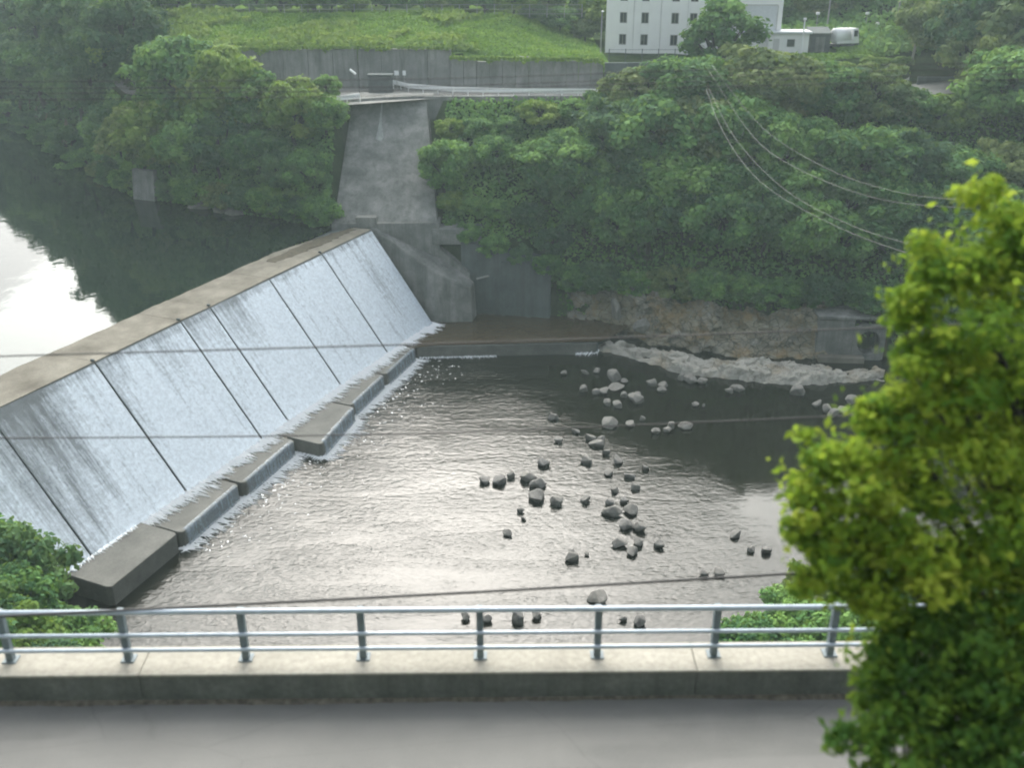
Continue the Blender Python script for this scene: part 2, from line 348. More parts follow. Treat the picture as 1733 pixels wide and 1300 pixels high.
NEAR = {   # railway side, cess, road inner, road outer, bank, bank, foot, bed
 -320: [(-60, 37), (3, 37), (6.5, 29.2), (14, 29.2), (20, 23), (40, 15), (56, 11.5), (62, 5)],
 -45: [(-60, 37), (3, 37), (6.5, 29.2), (14, 29.2), (20, 23), (38, 15), (50, 11.5), (56, 5)],
 -36: [(-60, 37), (3, 37), (6.5, 29.2), (14, 29.2), (19, 23), (38, 11), (48, 7), (56, -3)],
 -25: [(-60, 37), (3, 37), (6.5, 29.2), (14, 29.2), (18, 22.5), (38, 6), (47, 1.5), (53, -3)],
 -8: [(-60, 37), (3, 37), (6.5, 29.2), (14, 29.2), (17.5, 22), (36, 5), (44, 0.8), (49, -3)],
 8: [(-60, 37), (3, 37), (6.5, 29.2), (14, 29.2), (17.5, 22), (36, 5), (45, 0.8), (50, -3)],
 20: [(-60, 37), (3, 37), (6.5, 29.2), (14, 29.2), (18, 22), (38, 6), (52, 0.8), (57, -3)],
 50: [(-60, 37), (3, 37), (6.5, 29.2), (14, 29.2), (18, 22), (44, 6), (66, 0.8), (72, -3)],
 320: [(-60, 37), (3, 37), (6.5, 29.2), (14, 29.2), (18, 22), (44, 6), (66, 0.8), (72, -3)],
}
def knots(tab, x):
    ks = sorted(tab); x = min(max(x, ks[0]), ks[-1])
    for a, b in zip(ks, ks[1:]):
        if x <= b:
            f = (x - a) / (b - a); return [(p[0] * (1 - f) + q[0] * f, p[1] * (1 - f) + q[1] * f) for p, q in zip(tab[a], tab[b])]
def prof(kn, y, lo, hi):
    if y <= kn[0][0]: return lo if lo is not None else kn[0][1]
    for (y0, z0), (y1, z1) in zip(kn, kn[1:]):
        if y <= y1: return z0 + (z1 - z0) * (y - y0) / (y1 - y0)
    return hi if hi is not None else kn[-1][1]
_kc = {}
def kn_at(x):
    k = round(x, 2)
    if k not in _kc: _kc[k] = (knots(FAR, x), knots(NEAR, x))
    return _kc[k]
def ground(x, y, rough=True):
    kf, kn = kn_at(x)
    t_, n_ = weir_tn(x, y)
    bed = -1.6 if n_ > 3 else (7.0 if n_ < -2 else 7.0 - 8.6 * (n_ + 2) / 5)
    if n_ > 0 and y > 97 and x < 9: bed = 0.4
    z = max(bed, prof(kf, y, -9, None), prof(kn, y, None, -9))
    if -19.6 < x < -8.0 and y < 121.5: z = min(z, max(0.3, 9.5 + (y - 107) * 0.83) if y > 106 else z)
    if rough:
        on_road = (kf[3][0] - 1 < y < kf[4][0] + 2) or (5.5 < y < 14.6)
        amp = 0.08 if on_road else 0.55
        if kf[5][0] < y < kf[7][0] and -50 < x < 60: amp = 0.18
        z += amp * fbm(x, y, 0, 0.25, 3)
    return z
def axis(segs):
    out = []
    for a, b, st in segs: out += list(np.arange(a, b, st))
    return out + [segs[-1][1]]
gx = axis([(-320, -120, 10), (-120, -60, 3), (-60, 60, 1.0), (60, 110, 3), (110, 320, 12)])
gy = axis([(-60, 0, 10), (0, 20, 1), (20, 60, 1.5), (60, 92, 3), (92, 150, 0.8), (150, 210, 3), (210, 440, 10)])
verts = [(x, y, ground(x, y)) for y in gy for x in gx]
nx = len(gx); faces = []; mi = []
for j in range(len(gy) - 1):
    for i in range(nx - 1):
        faces.append((j * nx + i, j * nx + i + 1, (j + 1) * nx + i + 1, (j + 1) * nx + i))
        x, y = gx[i] + 0.5, gy[j] + 0.4; kf, kn = kn_at(x)
        zc = ground(x, y, False)
        if kf[5][0] - 0.3 < y < kf[7][0] + 6 and -52 < x < 12: mi.append(1)
        elif zc < 1.0 or (zc < 7.5 and weir_tn(x, y)[1] < 0): mi.append(2)
        else: mi.append(0)
ter = mesh_obj('terrain', verts, faces, [M['floor'], M['grass'], M['bed']], smooth=True)
ter.data.polygons.foreach_set('material_index', mi); tag(ter, kind='structure')

# ------------------------------------------------------------------ waters
def sheet(name, pts, z, mat):
    o = mesh_obj(name, [(p[0], p[1], z) for p in pts], [tuple(range(len(pts)))], mat); return tag(o, kind='structure')
a0, a1 = weir_pt(-1, -4.3, 0), weir_pt(140, -4.3, 0)
sheet('reservoir_water', [(a0.x, a0.y), (-20, 125), (-200, 290), (-320, 290), (-320, -20), (a1.x, a1.y)], 10.98, M['w_res'])
c0, c1 = weir_pt(90, 5, 0), weir_pt(5, 8.6, 0)
sheet('pool_water', [(c0.x, c0.y), (200, 20), (200, 106), (8.0, 106), (8.0, 96.6), (c1.x, c1.y)], 0.0, M['w_pool'])
q = [weir_pt(44, 6.5, 0), weir_pt(44, 8.8, 0), weir_pt(7, 8.3, 0), Vector((-8, 96.3, 0)), Vector((9.3, 97.4, 0)), Vector((13, 101.8, 0)), Vector((8, 106, 0)), Vector((-6, 107, 0)), weir_pt(-0.3, 6.5, 0)]
sheet('apron_water', q, 1.22, M['w_apron'])

# ------------------------------------------------------------------ weir
weir = empty('weir', (O.x, O.y, 0), WEIR_RZ, 'long sloping concrete weir with white water sheeting down its panelled face', 'weir')
SEAMS = [0.15, 9.6, 18.2, 26.5, 30.2, 39.6, 49.1, 58.5, 68]
sl = Vector((0, 7.2, -9.7)).normalized(); nr = Vector((0, 9.7, 7.2)).normalized()
def face_pt(t_, s, off): # s = metres down the slope from the crest edge
    p = Vector((t_, 0, 10.96)) + sl * s + nr * off; return p
SL = 12.1
MB().prism([(-0.2, -4.4), (70, -4.4), (70, -0.3), (-0.2, -0.3)], -3, 10.7).build('core', M['conc_dark'], weir)
mb = MB()
for k in (0,):
    v = [(-0.2, -0.3, -3), (-0.2, -0.3, 10.7), (-0.2, 7.0, 0.8), (-0.2, 7.0, -3)]
    w = [(70, p[1], p[2]) for p in v]
    a = [mb.bm.verts.new(p) for p in v]; b = [mb.bm.verts.new(p) for p in w]
    mb.bm.faces.new(a); mb.bm.faces.new(b[::-1])
    for i in range(4): mb.bm.faces.new((a[i], b[i], b[(i + 1) % 4], a[(i + 1) % 4]))
    bmesh.ops.recalc_face_normals(mb.bm, faces=mb.bm.faces[:])
mb.build('toe_core', M['conc_block'], weir)
for i, (ta, tb) in enumerate(zip(SEAMS, SEAMS[1:])):
    lift = random.uniform(-0.02, 0.02)
    g = 0.055; vs = []
    for off in (-0.25, 0.0 + lift):
        for t_, s in ((ta + g, 0), (tb - g, 0), (tb - g, SL), (ta + g, SL)): vs.append(face_pt(t_, s, off))
    fs = [(4, 5, 6, 7), (3, 2, 1, 0), (0, 1, 5, 4), (1, 2, 6, 5), (2, 3, 7, 6), (3, 0, 4, 7)]
    o = mesh_obj('face_panel', vs, fs, M['conc_face'], weir)
    o.data.flip_normals() if False else None
    # crest slab: ragged upstream edge
    m = MB(); n = 10; lo = []
    for k in range(n + 1):
        t_ = ta + 0.02 + (tb - ta - 0.04) * k / n
        e = -4.5 + 0.18 * fbm(t_, 3, 0, 0.9)
        if t_ < 11: e = -4.3 + 2.2 * max(0, 1 - t_ / 9)
        lo.append((t_, e))
    poly = lo + [(tb - 0.02, -0.02), (ta + 0.02, -0.02)]
    m.prism(poly, 10.55, [10.985 + 0.05 * fbm(p[0], p[1], 5, 0.5) + (0.06 if p[1] > -1 else 0.02) for p in poly])
    m.build('crest_slab', M['conc_crest'], weir)
# dark weed patch along the far end of the crest
m = MB(); poly = []
for k in range(24):
    t_ = 1.0 + 13 * k / 23; poly.append((t_, -3.2 + 0.4 * fbm(t_, 0, 2, 1.3) - 0.02 * t_ + 0.9 * max(0, 1 - t_ / 6)))
for k in range(24):
    t_ = 14.0 - 13 * k / 23; poly.append((t_, -1.6 + 0.35 * fbm(t_, 4, 2, 1.5) - (0.08 * max(0, t_ - 7) ** 1.2)))
m.prism(poly, 11.0, 11.075); m.build('weed_patch', mat_plain('weed', (0.10, 0.085, 0.05), 0.9, 0, 0.3, 3), weir)
# small dry stubs along the crest edge
for t_ in (30.2, 39.6, 9.6, 26.4):
    MB().box((t_, -0.18, 11.14), (0.16, 0.3, 0.16), bevel=0.02).build('crest_stub', M['conc_dark'], weir)
# sill blocks at the toe
BL = [(7.0, 14.05, 8.9, 9.5), (14.2, 21.25, 9.5, 10.2), (21.4, 28.65, 10.7, 11.9), (28.9, 36.6, 9.5, 10.1), (36.8, 44.1, 9.9, 10.5), (44.4, 51.4, 10.5, 10.9)]
for i, (ta, tb, na, nb) in enumerate(BL):
    z = 1.30 if i < 5 else 1.50
    poly = [(ta, 6.9), (tb - 0.1, 6.9), (tb - 0.12, nb), (ta + 0.12, na)]
    poly = [(ta + 0.02, 6.6), (tb - 0.02, 6.6), (tb - 0.02, nb - 0.3), (tb - 0.2, nb), (ta + 0.2, na), (ta + 0.02, na - 0.35)]
    zz = [z + 0.05 * fbm(p[0], p[1], 9, 0.6) for p in poly]
    MB().prism(poly, -2, zz).build('sill_block', M['conc_block'], weir, bevel=0.03)
# low far sill joining the weir toe to the rock shelf
fs_ = empty('far_sill', (-9.9, 96.0, 0), 0, 'low dark concrete sill between the weir toe and the rock shelf', 'sill')
MB().prism([(0.3, 0.0), (18.9, 1.1), (18.9, 1.8), (0.3, 0.75)], -2, [1.16, 1.1, 1.1, 1.16]).build('sill_wall', M['conc_dark'], fs_, bevel=0.05)
MB().prism([(0.1, -0.12), (9, 0.42), (18.7, 0.98), (18.7, 1.02), (9, 0.47), (0.1, -0.05)], -0.1, 1.2).build('wet_front', M['conc_block'], fs_)
# falling water sheets: one grid per panel with a dry attribute
vs, fs, dry = [], [], []
for i, (ta, tb) in enumerate(zip(SEAMS, SEAMS[1:])):
    a, b = ta + 0.10, tb - 0.10; nxs = int((b - a) / 0.35); nys = 30; base = len(vs)
    for j in range(nys + 1):
        for k in range(nxs + 1):
            t_ = a + (b - a) * k / nxs; s = 0.12 + (SL - 0.25) * j / nys
            vs.append(face_pt(t_, s, 0.06 + 0.03 * fbm(t_ * 2.0, s * 0.35, 1, 1)))
            d_ = 0.0
            if t_ > 43: d_ = min(1.0, (t_ - 43) / 4) * (1.0 - 0.45 * s / SL)
            if 18.5 < t_ < 30: d_ += 0.35 * max(0, 1 - s / 5)
            if s < 0.7: d_ += 0.35
            d_ += 0.25 * fbm(t_, s * 0.1, 6, 0.35)
            dry.append(d_)
    for j in range(nys):
        for k in range(nxs):
            p = base + j * (nxs + 1) + k; fs.append((p, p + 1, p + nxs + 2, p + nxs + 1))
veil = mesh_obj('falling_water', vs, fs, M['veil'], smooth=True); veil.location = weir.location; veil.rotation_euler = weir.rotation_euler
at_ = veil.data.attributes.new('dry', 'FLOAT', 'POINT'); at_.data.foreach_set('value', dry); tag(veil, kind='structure')
# water over the sill blocks
vs, fs = [], []
for (ta, tb, na, nb) in BL[:5]:
    nxs = 24; base = len(vs)
    for j, (dz, dn) in enumerate([(1.38, -0.25), (1.34, 0.04), (0.9, 0.1), (0.4, 0.15), (-0.05, 0.22)]):
        for k in range(nxs + 1):
            f = k / nxs; vs.append((ta + 0.4 + (tb - ta - 0.8) * f, na + (nb - na) * f + dn + 0.03 * fbm(k, j, 3, 0.9), dz))
    for j in range(4):
        for k in range(nxs):
            p = base + j * (nxs + 1) + k; fs.append((p, p + 1, p + nxs + 2, p + nxs + 1))
sw = mesh_obj('sill_water', vs, fs, M['veil_sill'], smooth=True); sw.location = weir.location; sw.rotation_euler = weir.rotation_euler; tag(sw, kind='structure')
# foam: ragged fingers of broken water
def fingers(vs, fs, pts, dirv, base_w, lmin, lmax, z, step, seed, hump=0.12):
    rnd = random.Random(seed)
    for (p, q) in zip(pts, pts[1:]):
        p = Vector(p); q = Vector(q); L = (q - p).length; n = max(1, int(L / step))
        for k in range(n):
            c = p.lerp(q, (k + rnd.random()) / n); e = (q - p).normalized()
            ln = lmin + (lmax - lmin) * (rnd.random() ** 1.8) * (0.6 + 0.8 * abs(fbm(c.x, c.y, seed, 0.7))); w = step * rnd.uniform(0.7, 1.5)
            dv = (Vector(dirv) + e * rnd.gauss(0, 0.28)).normalized(); h = rnd.uniform(0.3, 1.0) * hump
            b0 = len(vs)
            A = c - dv * base_w
            prof_ = [(0.0, 0.9, 0.0), (0.2, 1.0, 1.0), (0.45, 0.75, 0.7), (0.75, 0.4, 0.3), (1.0, 0.06, 0.0)]
            for (f, ww, hh) in prof_:
                m = A + dv * (base_w + ln) * f
                vs.append((*(m - e * w * ww * 0.5).xy, z - 0.02)); vs.append((*m.xy, z + 0.015 + h * hh)); vs.append((*(m + e * w * ww * 0.5).xy, z - 0.02))
            for r_ in range(4):
                o = b0 + r_ * 3; fs += [(o, o + 1, o + 4, o + 3), (o + 1, o + 2, o + 5, o + 4)]
vs, fs = [], []
def wp(t_, n_): p = weir_pt(t_, n_, 0); return (p.x, p.y, 0)
fingers(vs, fs, [wp(1.5, 7.15), wp(44.5, 7.25)], N, 0.7, 0.5, 1.9, 1.37, 0.06, 3, 0.25)
fingers(vs, fs, [wp(-0.2, 7.1), wp(3, 7.3)], N, 0.5, 0.8, 2.2, 1.27, 0.10, 4, 0.18)
fingers(vs, fs, [wp(45, 7.2), wp(51, 7.2)], N, 0.2, 0.1, 0.45, 1.52, 0.14, 14, 0.15)
for i, (ta, tb, na, nb) in enumerate(BL[:5]):
    fingers(vs, fs, [wp(ta - 0.1, na + 0.25), wp(tb + 0.2, nb + 0.25)], N, 0.6, 0.5, 1.7, 0.05, 0.06, 20 + i, 0.12)
for i, (a, b) in enumerate([(BL[2], BL[3]), (BL[1], BL[2]), (BL[4], BL[5])]):
    fingers(vs, fs, [wp(a[1], min(a[3], b[2]) - 0.3), wp(a[1] + 0.3, max(a[3], b[2]) + 0.3)], D if i != 1 else -D, 0.3, 0.1, 0.6, 0.03, 0.10, 50 + i, 0.1)
fingers(vs, fs, [(-9.6, 95.85, 0), (-1.6, 96.25, 0)], (0.1, -1, 0), 0.3, 0.2, 0.8, 0.03, 0.08, 40, 0.14)
fingers(vs, fs, [(6.6, 96.7, 0), (9.0, 97.0, 0)], (-0.35, -1, 0), 0.9, 0.2, 1.1, 0.10, 0.10, 41, 0.35)
rf = random.Random(77)
for _ in range(240):     # flecks of foam drifting off below the sill
    t_ = rf.uniform(6, 44); dn = rf.expovariate(0.45); p = weir_pt(t_, 11.0 + dn, 0)
    r = rf.uniform(0.03, 0.13) * math.exp(-dn * 0.12); b0 = len(vs); k = 7; ax = rf.uniform(0, 3.1); el_ = rf.uniform(0.3, 0.9)
    for q_ in range(k):
        a = 6.283 * q_ / k; rr_ = r * rf.uniform(0.6, 1.3); lx, ly = math.cos(a) * rr_ * 1.6, math.sin(a) * rr_ * el_
        vs.append((p.x + lx * math.cos(ax) - ly * math.sin(ax), p.y + lx * math.sin(ax) + ly * math.cos(ax), 0.012))
    vs.append((p.x, p.y, 0.02 + r * 0.25))
    for q_ in range(k): fs.append((b0 + q_, b0 + (q_ + 1) % k, b0 + k))
tag(mesh_obj('foam', vs, fs, M['foam'], smooth=True), kind='stuff')

# ------------------------------------------------------------------ right abutment and training wall
ab = empty('abutment', (-14, 108, 0), 0, 'tall grey battered concrete abutment rising from the weir to the road', 'abutment')
def P(x, y): return (x + 14, y - 108)
bot = [P(-19.4, 106.6), P(-8.2, 107.0), P(-8.0, 121), P(-19.4, 121)]
top = [P(-18.5, 119.9), P(-10.0, 120.1), P(-10.0, 122), P(-18.5, 122)]
MB().prism(bot, 11.4, [22.5, 22.45, 22.45, 22.5], top).build('battered_face', M['conc'], ab, bevel=0.05)
MB().prism([P(-19.6, 106.2), P(-7.9, 106.5), P(-7.8, 122), P(-19.6, 122)], -1, 11.4).build('ledge', M['conc'], ab, bevel=0.06)
MB().prism([P(-19.3, 117), P(-16, 118.7), P(-9.2, 120.4), P(-9.2, 122.5), P(-19.3, 122.5)], 22.2, 22.78).build('cap_slab', M['conc'], ab, bevel=0.04)
m = MB(); m.prism([P(-16.9, 106.1), P(-14.7, 106.1), P(-14.7, 107.2), P(-16.9, 107.2)], 11.0, 12.1); m.build('step_block', M['conc'], ab, bevel=0.05)
def bat(x, f):   # a point on the battered face, f from foot to head
    return (x + 14, 106.62 + 13.3 * f - 108 - 0.03, 11.4 + 11.08 * f + 0.03)
mesh_obj('lime_stain', [bat(-15.5, 0.66), bat(-14.9, 0.64), bat(-14.6, 0.67), bat(-14.95, 0.80), bat(-15.0, 0.97), bat(-15.12, 0.97), bat(-15.2, 0.80)], [(0, 1, 2, 3, 4, 5, 6)], M['conc_lime'], ab)
tw = empty('training_wall', (O.x, O.y, 0), WEIR_RZ, 'sloping concrete training wall with blunt nose beside the weir face', 'wall')
wb = [(-0.0 + 0.02, -1.2), (-0.25, 7.4), (-2.1, 10.9), (-4.6, 10.4), (-6.2, 2.0), (-6.2, -1.2)]
wt = [(-0.5, -1.2), (-0.95, 7.2), (-2.6, 10.5), (-4.2, 10.1), (-5.0, 2.0), (-5.0, -1.2)]
wb = [(a, b) for a, b in wb]
MB().prism(wb, -1.5, [11.5, 6.6, 5.0, 5.2, 10.6, 11.5], wt).build('wall_body', M['conc'], tw, bevel=0.08)
MB().prism([(-3.6, 0.5), (-4.25, 9.6), (-5.0, 9.2), (-5.4, 0.5)], -1, [12.0, 6.0, 6.2, 12.0]).build('side_parapet', M['conc'], tw, bevel=0.06)
MB().tube([(-4.6, 10.2, 5.4), (-5.4, 11.4, 5.7)], 0.12).build('outlet_pipe', M['pole'], tw)
rv = empty('revetment', (0, 105, 0), 0, 'dark vertical concrete revetment beyond the nose of the training wall', 'wall')
MB().prism([(-5.6, 1.2), (4.2, -0.9), (4.6, 3), (-5.6, 4)], -1, [9.6, 7.4, 7.4, 9.6]).build('wall_slab', M['conc_dark'], rv, bevel=0.06)
for x, w in ((-3.9, 0.5), (-1.2, 0.45), (1.6, 0.5)):
    y = 1.2 - 2.1 * (x + 5.6) / 9.8
    MB().prism([(x, y - 0.25), (x + w, y - 0.35), (x + w, y + 0.3), (x, y + 0.3)], -1, 7.4, None).build('buttress', M['conc_dark'], rv, bevel=0.03)
bl_ = empty('concrete_ledge', at(772, 420, 9.0) + Vector((0, 2.5, 0)), 0, 'mossy concrete ledge above the dark revetment', 'ledge')
MB().box((0, 0, 0.9), (5.4, 2.4, 1.8), bevel=0.08).build('ledge_block', M['conc'], bl_)
MB().box((1.3, -1.28, 0.6), (0.5, 0.3, 1.2), bevel=0.03).build('pilaster', M['conc'], bl_)

# ------------------------------------------------------------------ rocks
def rock_field(name, nu, nv, fn, mat, label, cat):
    vs = [fn(i / nu, j / nv) for j in range(nv + 1) for i in range(nu + 1)]
    fs = [(j * (nu + 1) + i, j * (nu + 1) + i + 1, (j + 1) * (nu + 1) + i + 1, (j + 1) * (nu + 1) + i) for j in range(nv) for i in range(nu)]
    return tag(mesh_obj(name, vs, fs, mat), label, cat)
def polyl(pts, f):
    n = len(pts) - 1; k = min(int(f * n), n - 1); g = f * n - k
    return [a * (1 - g) + b * g for a, b in zip(pts[k], pts[k + 1])]
SF = [(8.2, 98.0), (11.5, 95.6), (16.7, 91.3), (21.5, 90.0), (26.6, 88.4), (31, 88.9), (37.0, 89.6)]
SB = [(9.4, 99.8), (13.0, 98.8), (17.5, 96.2), (21.0, 94.4), (26.5, 94.6), (31, 94.2), (37.0, 92.4)]
def shelf(u, v):
    a = polyl(SF, u); b = polyl(SB, u)
    j = 0.5 * fbm(u * 30, v * 3, 7, 0.6)
    x = a[0] + (b[0] - a[0]) * v + j; y = a[1] + (b[1] - a[1]) * v + 0.5 * fbm(u * 25, v * 4, 3, 0.7)
    env = min(1, 5 * v, 4 * (1 - v)) ; env = max(0, env); env *= min(1, u * 12 + 0.3)
    r = 0.75 + 0.8 * fbm(x, y, 2, 0.22, 3) + 0.22 * fbm(x, y, 5, 1.3, 4)
    wx = x + 0.5 * fbm(x, y, 4, 0.6); wy = y + 0.5 * fbm(x, y, 7, 0.6)
    cl = mnoise.cell(Vector((wx * 0.5 + wy * 0.3, wy * 0.75 - wx * 0.3, 0))) + 0.6 * mnoise.cell(Vector((wx * 1.2 + wy * 0.7, wy * 1.6 - wx * 0.5, 4)))
    return (x, y, -0.5 + env * max(0.28, 0.55 + 0.75 * r + 0.32 * cl))
rock_field('rock_shelf', 210, 44, shelf, M['rock'], 'long pale jagged rock shelf between the pool and the cliff channel', 'rock shelf')
CB = [(6.0, 104.0), (9.0, 103.0), (12.5, 101.4), (16.0, 99.6), (20.7, 97.4), (26.0, 96.2), (31.5, 95.3), (33.5, 95.6)]
def cliff(u, v):
    a = polyl(CB, u); h = 5.6 + 0.9 * math.sin(u * 7 + 0.5) + 1.8 * fbm(u * 10, 0, 1, 0.6)
    z = -0.6 + v * h
    y = a[1] - 0.9 + v * 3.6; x = a[0]
    q_ = (x * 0.75 + z * 0.55 + 0.4 * fbm(x, z, 5, 0.4), z * 1.1 - x * 0.35 + 0.4 * fbm(x, z, 6, 0.4))
    d = 0.8 * fbm(x, z * 1.4, 4, 0.22, 3) + 0.55 * mnoise.cell(Vector((q_[0] * 0.6, q_[1] * 0.6, 3))) + 0.35 * mnoise.cell(Vector((q_[0] * 1.5, q_[1] * 1.7, 8))) + 0.18 * fbm(x, z, 2, 1.6, 4)
    return (x + 0.35 * fbm(x, z, 8, 0.9), y - d + 0.4, z)
rock_field('rock_cliff', 220, 50, cliff, M['cliff'], 'ochre and grey rock face at the foot of the wooded far bank', 'cliff')
_rv = []
def boulder_mesh(seed, npts=30, flat=0.7):
    rnd = random.Random(seed); bm = bmesh.new()
    for _ in range(npts):
        v = Vector((rnd.gauss(0, 1), rnd.gauss(0, 1), rnd.gauss(0, 1))).normalized() * rnd.uniform(0.8, 1.0)
        bm.verts.new((v.x, v.y * 0.85, v.z * flat))
    r = bmesh.ops.convex_hull(bm, input=bm.verts[:])
    bmesh.ops.delete(bm, geom=[g for g in r['geom_interior'] if isinstance(g, bmesh.types.BMVert)], context='VERTS')
    bmesh.ops.triangulate(bm, faces=bm.faces[:])
    bmesh.ops.subdivide_edges(bm, edges=bm.edges[:], cuts=2, use_grid_fill=True)
    bmesh.ops.smooth_vert(bm, verts=bm.verts[:], factor=0.35, use_axis_x=True, use_axis_y=True, use_axis_z=True)
    for v in bm.verts: v.co *= 1.05 + 0.09 * mnoise.fractal(v.co * 2.2 + Vector((seed, 0, 0)), 0.8, 2.0, 3)
    me = bpy.data.meshes.new('boulder'); bm.to_mesh(me); bm.free(); return me
B_DARK = [boulder_mesh(s, 14 + s % 8, 0.75) for s in range(6)]; B_PALE = [boulder_mesh(20 + s, 16 + s % 8, 0.62) for s in range(6)]
for me in B_DARK: me.materials.append(M['boulder'])
for me in B_PALE: me.materials.append(M['boulder_pale'])
SPIRES = [((1040, 548), 1.7, 3.2, 'tall pale pointed rock standing against the foot of the wooded bank'), ((1085, 560), 1.9, 1.7, 'grey lumpy rock just right of the pale pointed rock'), ((1140, 520), 1.0, 2.2, 'slim leaning pale rock half hidden under the bushes')]
for (p, w, h, lab) in SPIRES:
    c = at(*p, 1.0); o = bpy.data.objects.new('standing_rock', B_PALE[len(lab) % 6]); link(o)
    o.location = (c.x, c.y, 1.0 + h * 0.35); o.scale = (w * 0.6, w * 0.6, h); o.rotation_euler = (0.12, 0.1, len(lab)); tag(o, lab, 'rock')
CLUST = [  # (description of the cluster, pale?, [(px, py, width px)])
 ('dark {} boulder {} of the trio left of mid pool', 0, [(820, 814, 22), (845, 814, 30), (864, 806, 20)]),
 ('dark {} boulder {} in the clump at mid pool', 0, [(894, 808, 30), (908, 842, 34), (911, 820, 28), (921, 786, 26), (942, 850, 26)]),
 ('dark {} stone {} scattered below the mid pool clump', 0, [(858, 903, 20), (880, 864, 16), (886, 877, 11), (968, 934, 13), (970, 945, 30), (991, 846, 22), (993, 937, 11)]),
 ('grey {} boulder {} in the group right of mid pool', 0, [(1036, 868, 30), (1032, 851, 18), (1049, 922, 28), (1056, 848, 18), (1059, 890, 28), (1066, 866, 28), (1070, 934, 24), (1080, 918, 22), (1085, 893, 30), (1115, 923, 22)]),
 ('dark {} boulder {} along the near right shallows', 0, [(1193, 972, 18), (1217, 970, 22), (1244, 905, 22), (1272, 930, 16), (1297, 932, 22)]),
 ('dark {} boulder {} of those beside the roadside rail', 0, [(787, 1044, 20), (822, 1048, 22), (876, 1047, 32), (908, 1042, 20), (1010, 1016, 34), (1055, 1048, 14), (1083, 1053, 28)]),
 ("pale {} boulder {} by the rock shelf's left end", 1, [(955, 632, 14), (990, 630, 16), (988, 660, 22), (1008, 664, 20), (1010, 628, 20), (1022, 662, 22), (1028, 682, 18), (1040, 640, 40), (1043, 656, 24), (1045, 686, 26), (1056, 670, 18), (1057, 645, 14), (1076, 678, 36), (1078, 672, 24)]),
 ("pale {} boulder {} below the rock shelf's middle", 1, [(1105, 649, 24), (1120, 660, 18), (1123, 652, 22), (1155, 641, 22), (1168, 643, 28), (1188, 645, 22), (1234, 662, 18), (1248, 658, 24)]),
 ("pale {} boulder {} by the rock shelf's right end", 1, [(1350, 665, 32), (1383, 684, 22), (1399, 694, 24), (1410, 700, 24), (1425, 694, 20), (1440, 678, 26)]),
 ('pale {} rock {} of the line across the dark pool', 1, [(1032, 718, 34), (1068, 718, 20), (1086, 710, 16), (1110, 730, 20), (1128, 728, 18), (1138, 722, 22), (1160, 722, 24), (1177, 684, 14), (1192, 686, 10)]),
 ('grey {} rock {} of the half sunken scatter above mid pool', 0, [(936, 707, 20), (945, 745, 18), (975, 730, 16), (994, 782, 22), (1000, 742, 24), (1010, 752, 26), (1018, 744, 20), (1026, 766, 18), (1030, 800, 20), (1045, 780, 24), (1066, 806, 20), (1075, 825, 22), (1040, 830, 18), (1092, 792, 16)]),
]
for ci, (lab, pale, lst) in enumerate(CLUST):
    lst = sorted(lst); n = len(lst); rnd = random.Random(ci + 5)
    med = sorted(w for *_, w in lst)[n // 2]
    for i, (px, py, w) in enumerate(lst):
        c = at(px, py, 0.15); sx = w * (c - cam.location).length / F_PX * 0.56
        me = (B_PALE if pale else B_DARK)[(i * 2 + ci) % 6]
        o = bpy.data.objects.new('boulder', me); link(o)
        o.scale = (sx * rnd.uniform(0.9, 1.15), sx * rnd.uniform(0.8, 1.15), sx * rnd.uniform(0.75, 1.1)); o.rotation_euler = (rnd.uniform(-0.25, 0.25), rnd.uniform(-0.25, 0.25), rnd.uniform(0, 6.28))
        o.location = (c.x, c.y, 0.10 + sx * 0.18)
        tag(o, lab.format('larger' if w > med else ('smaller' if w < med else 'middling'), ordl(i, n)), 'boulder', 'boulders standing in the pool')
# culvert portal
cu = empty('culvert', (35, 95.4, 0), R(-4), 'grey concrete culvert block with round dark mouth beside the cliff', 'culvert')
pL, pR, hh = -3.6, 3.2, 4.4
m = MB(); bm = m.bm; seg = 18; cx_, cz_, rr = 1.55, 1.9, 1.15
ring_o, ring_i = [], []
outer = []
for k in range(seg):
    a = 2 * math.pi * k / seg; ca, sa = math.cos(a), math.sin(a)
    s = 1 / max(abs(ca), abs(sa)); ox = cx_ + ca * s * 1.62; oz = cz_ + sa * s * 2.1
    ring_i.append((cx_ + ca * rr, cz_ + sa * rr * 1.15)); ring_o.append((min(ox, pR), min(max(oz, -0.6), hh)))
fi = [bm.verts.new((x, 0, z)) for x, z in ring_i]; fo = [bm.verts.new((x, 0, z)) for x, z in ring_o]; bi = [bm.verts.new((x, 2.4, z)) for x, z in ring_i]
for k in range(seg):
    k2 = (k + 1) % seg; bm.faces.new((fi[k], fi[k2], fo[k2], fo[k])); bm.faces.new((fi[k2], fi[k], bi[k], bi[k2]))
m.build('portal_ring', M['conc'], cu)
MB().prism([(pL, 0.3), (-0.08, 0.0), (-0.08, 3), (pL, 3)], -0.6, [hh - 0.3, hh, hh, hh - 0.3]).build('wing_wall', M['conc'], cu, bevel=0.05)
MB().box(((pL + pR) / 2, 1.6, hh + 0.16), (pR - pL + 0.5, 3.4, 0.3), bevel=0.04).build('top_slab', M['conc'], cu)
MB().box((cx_, 2.5, 1.6), (3.2, 0.1, 4.2)).build('bore_shade_sheet', M['rubber_and_bore_shade'], cu)  # black sheet closing the bore, in place of the tunnel's own shade
MB().box((-1.2, -0.55, 0.1), (4.6, 0.9, 1.0), bevel=0.05).build('apron_step', M['conc_crest'], cu)

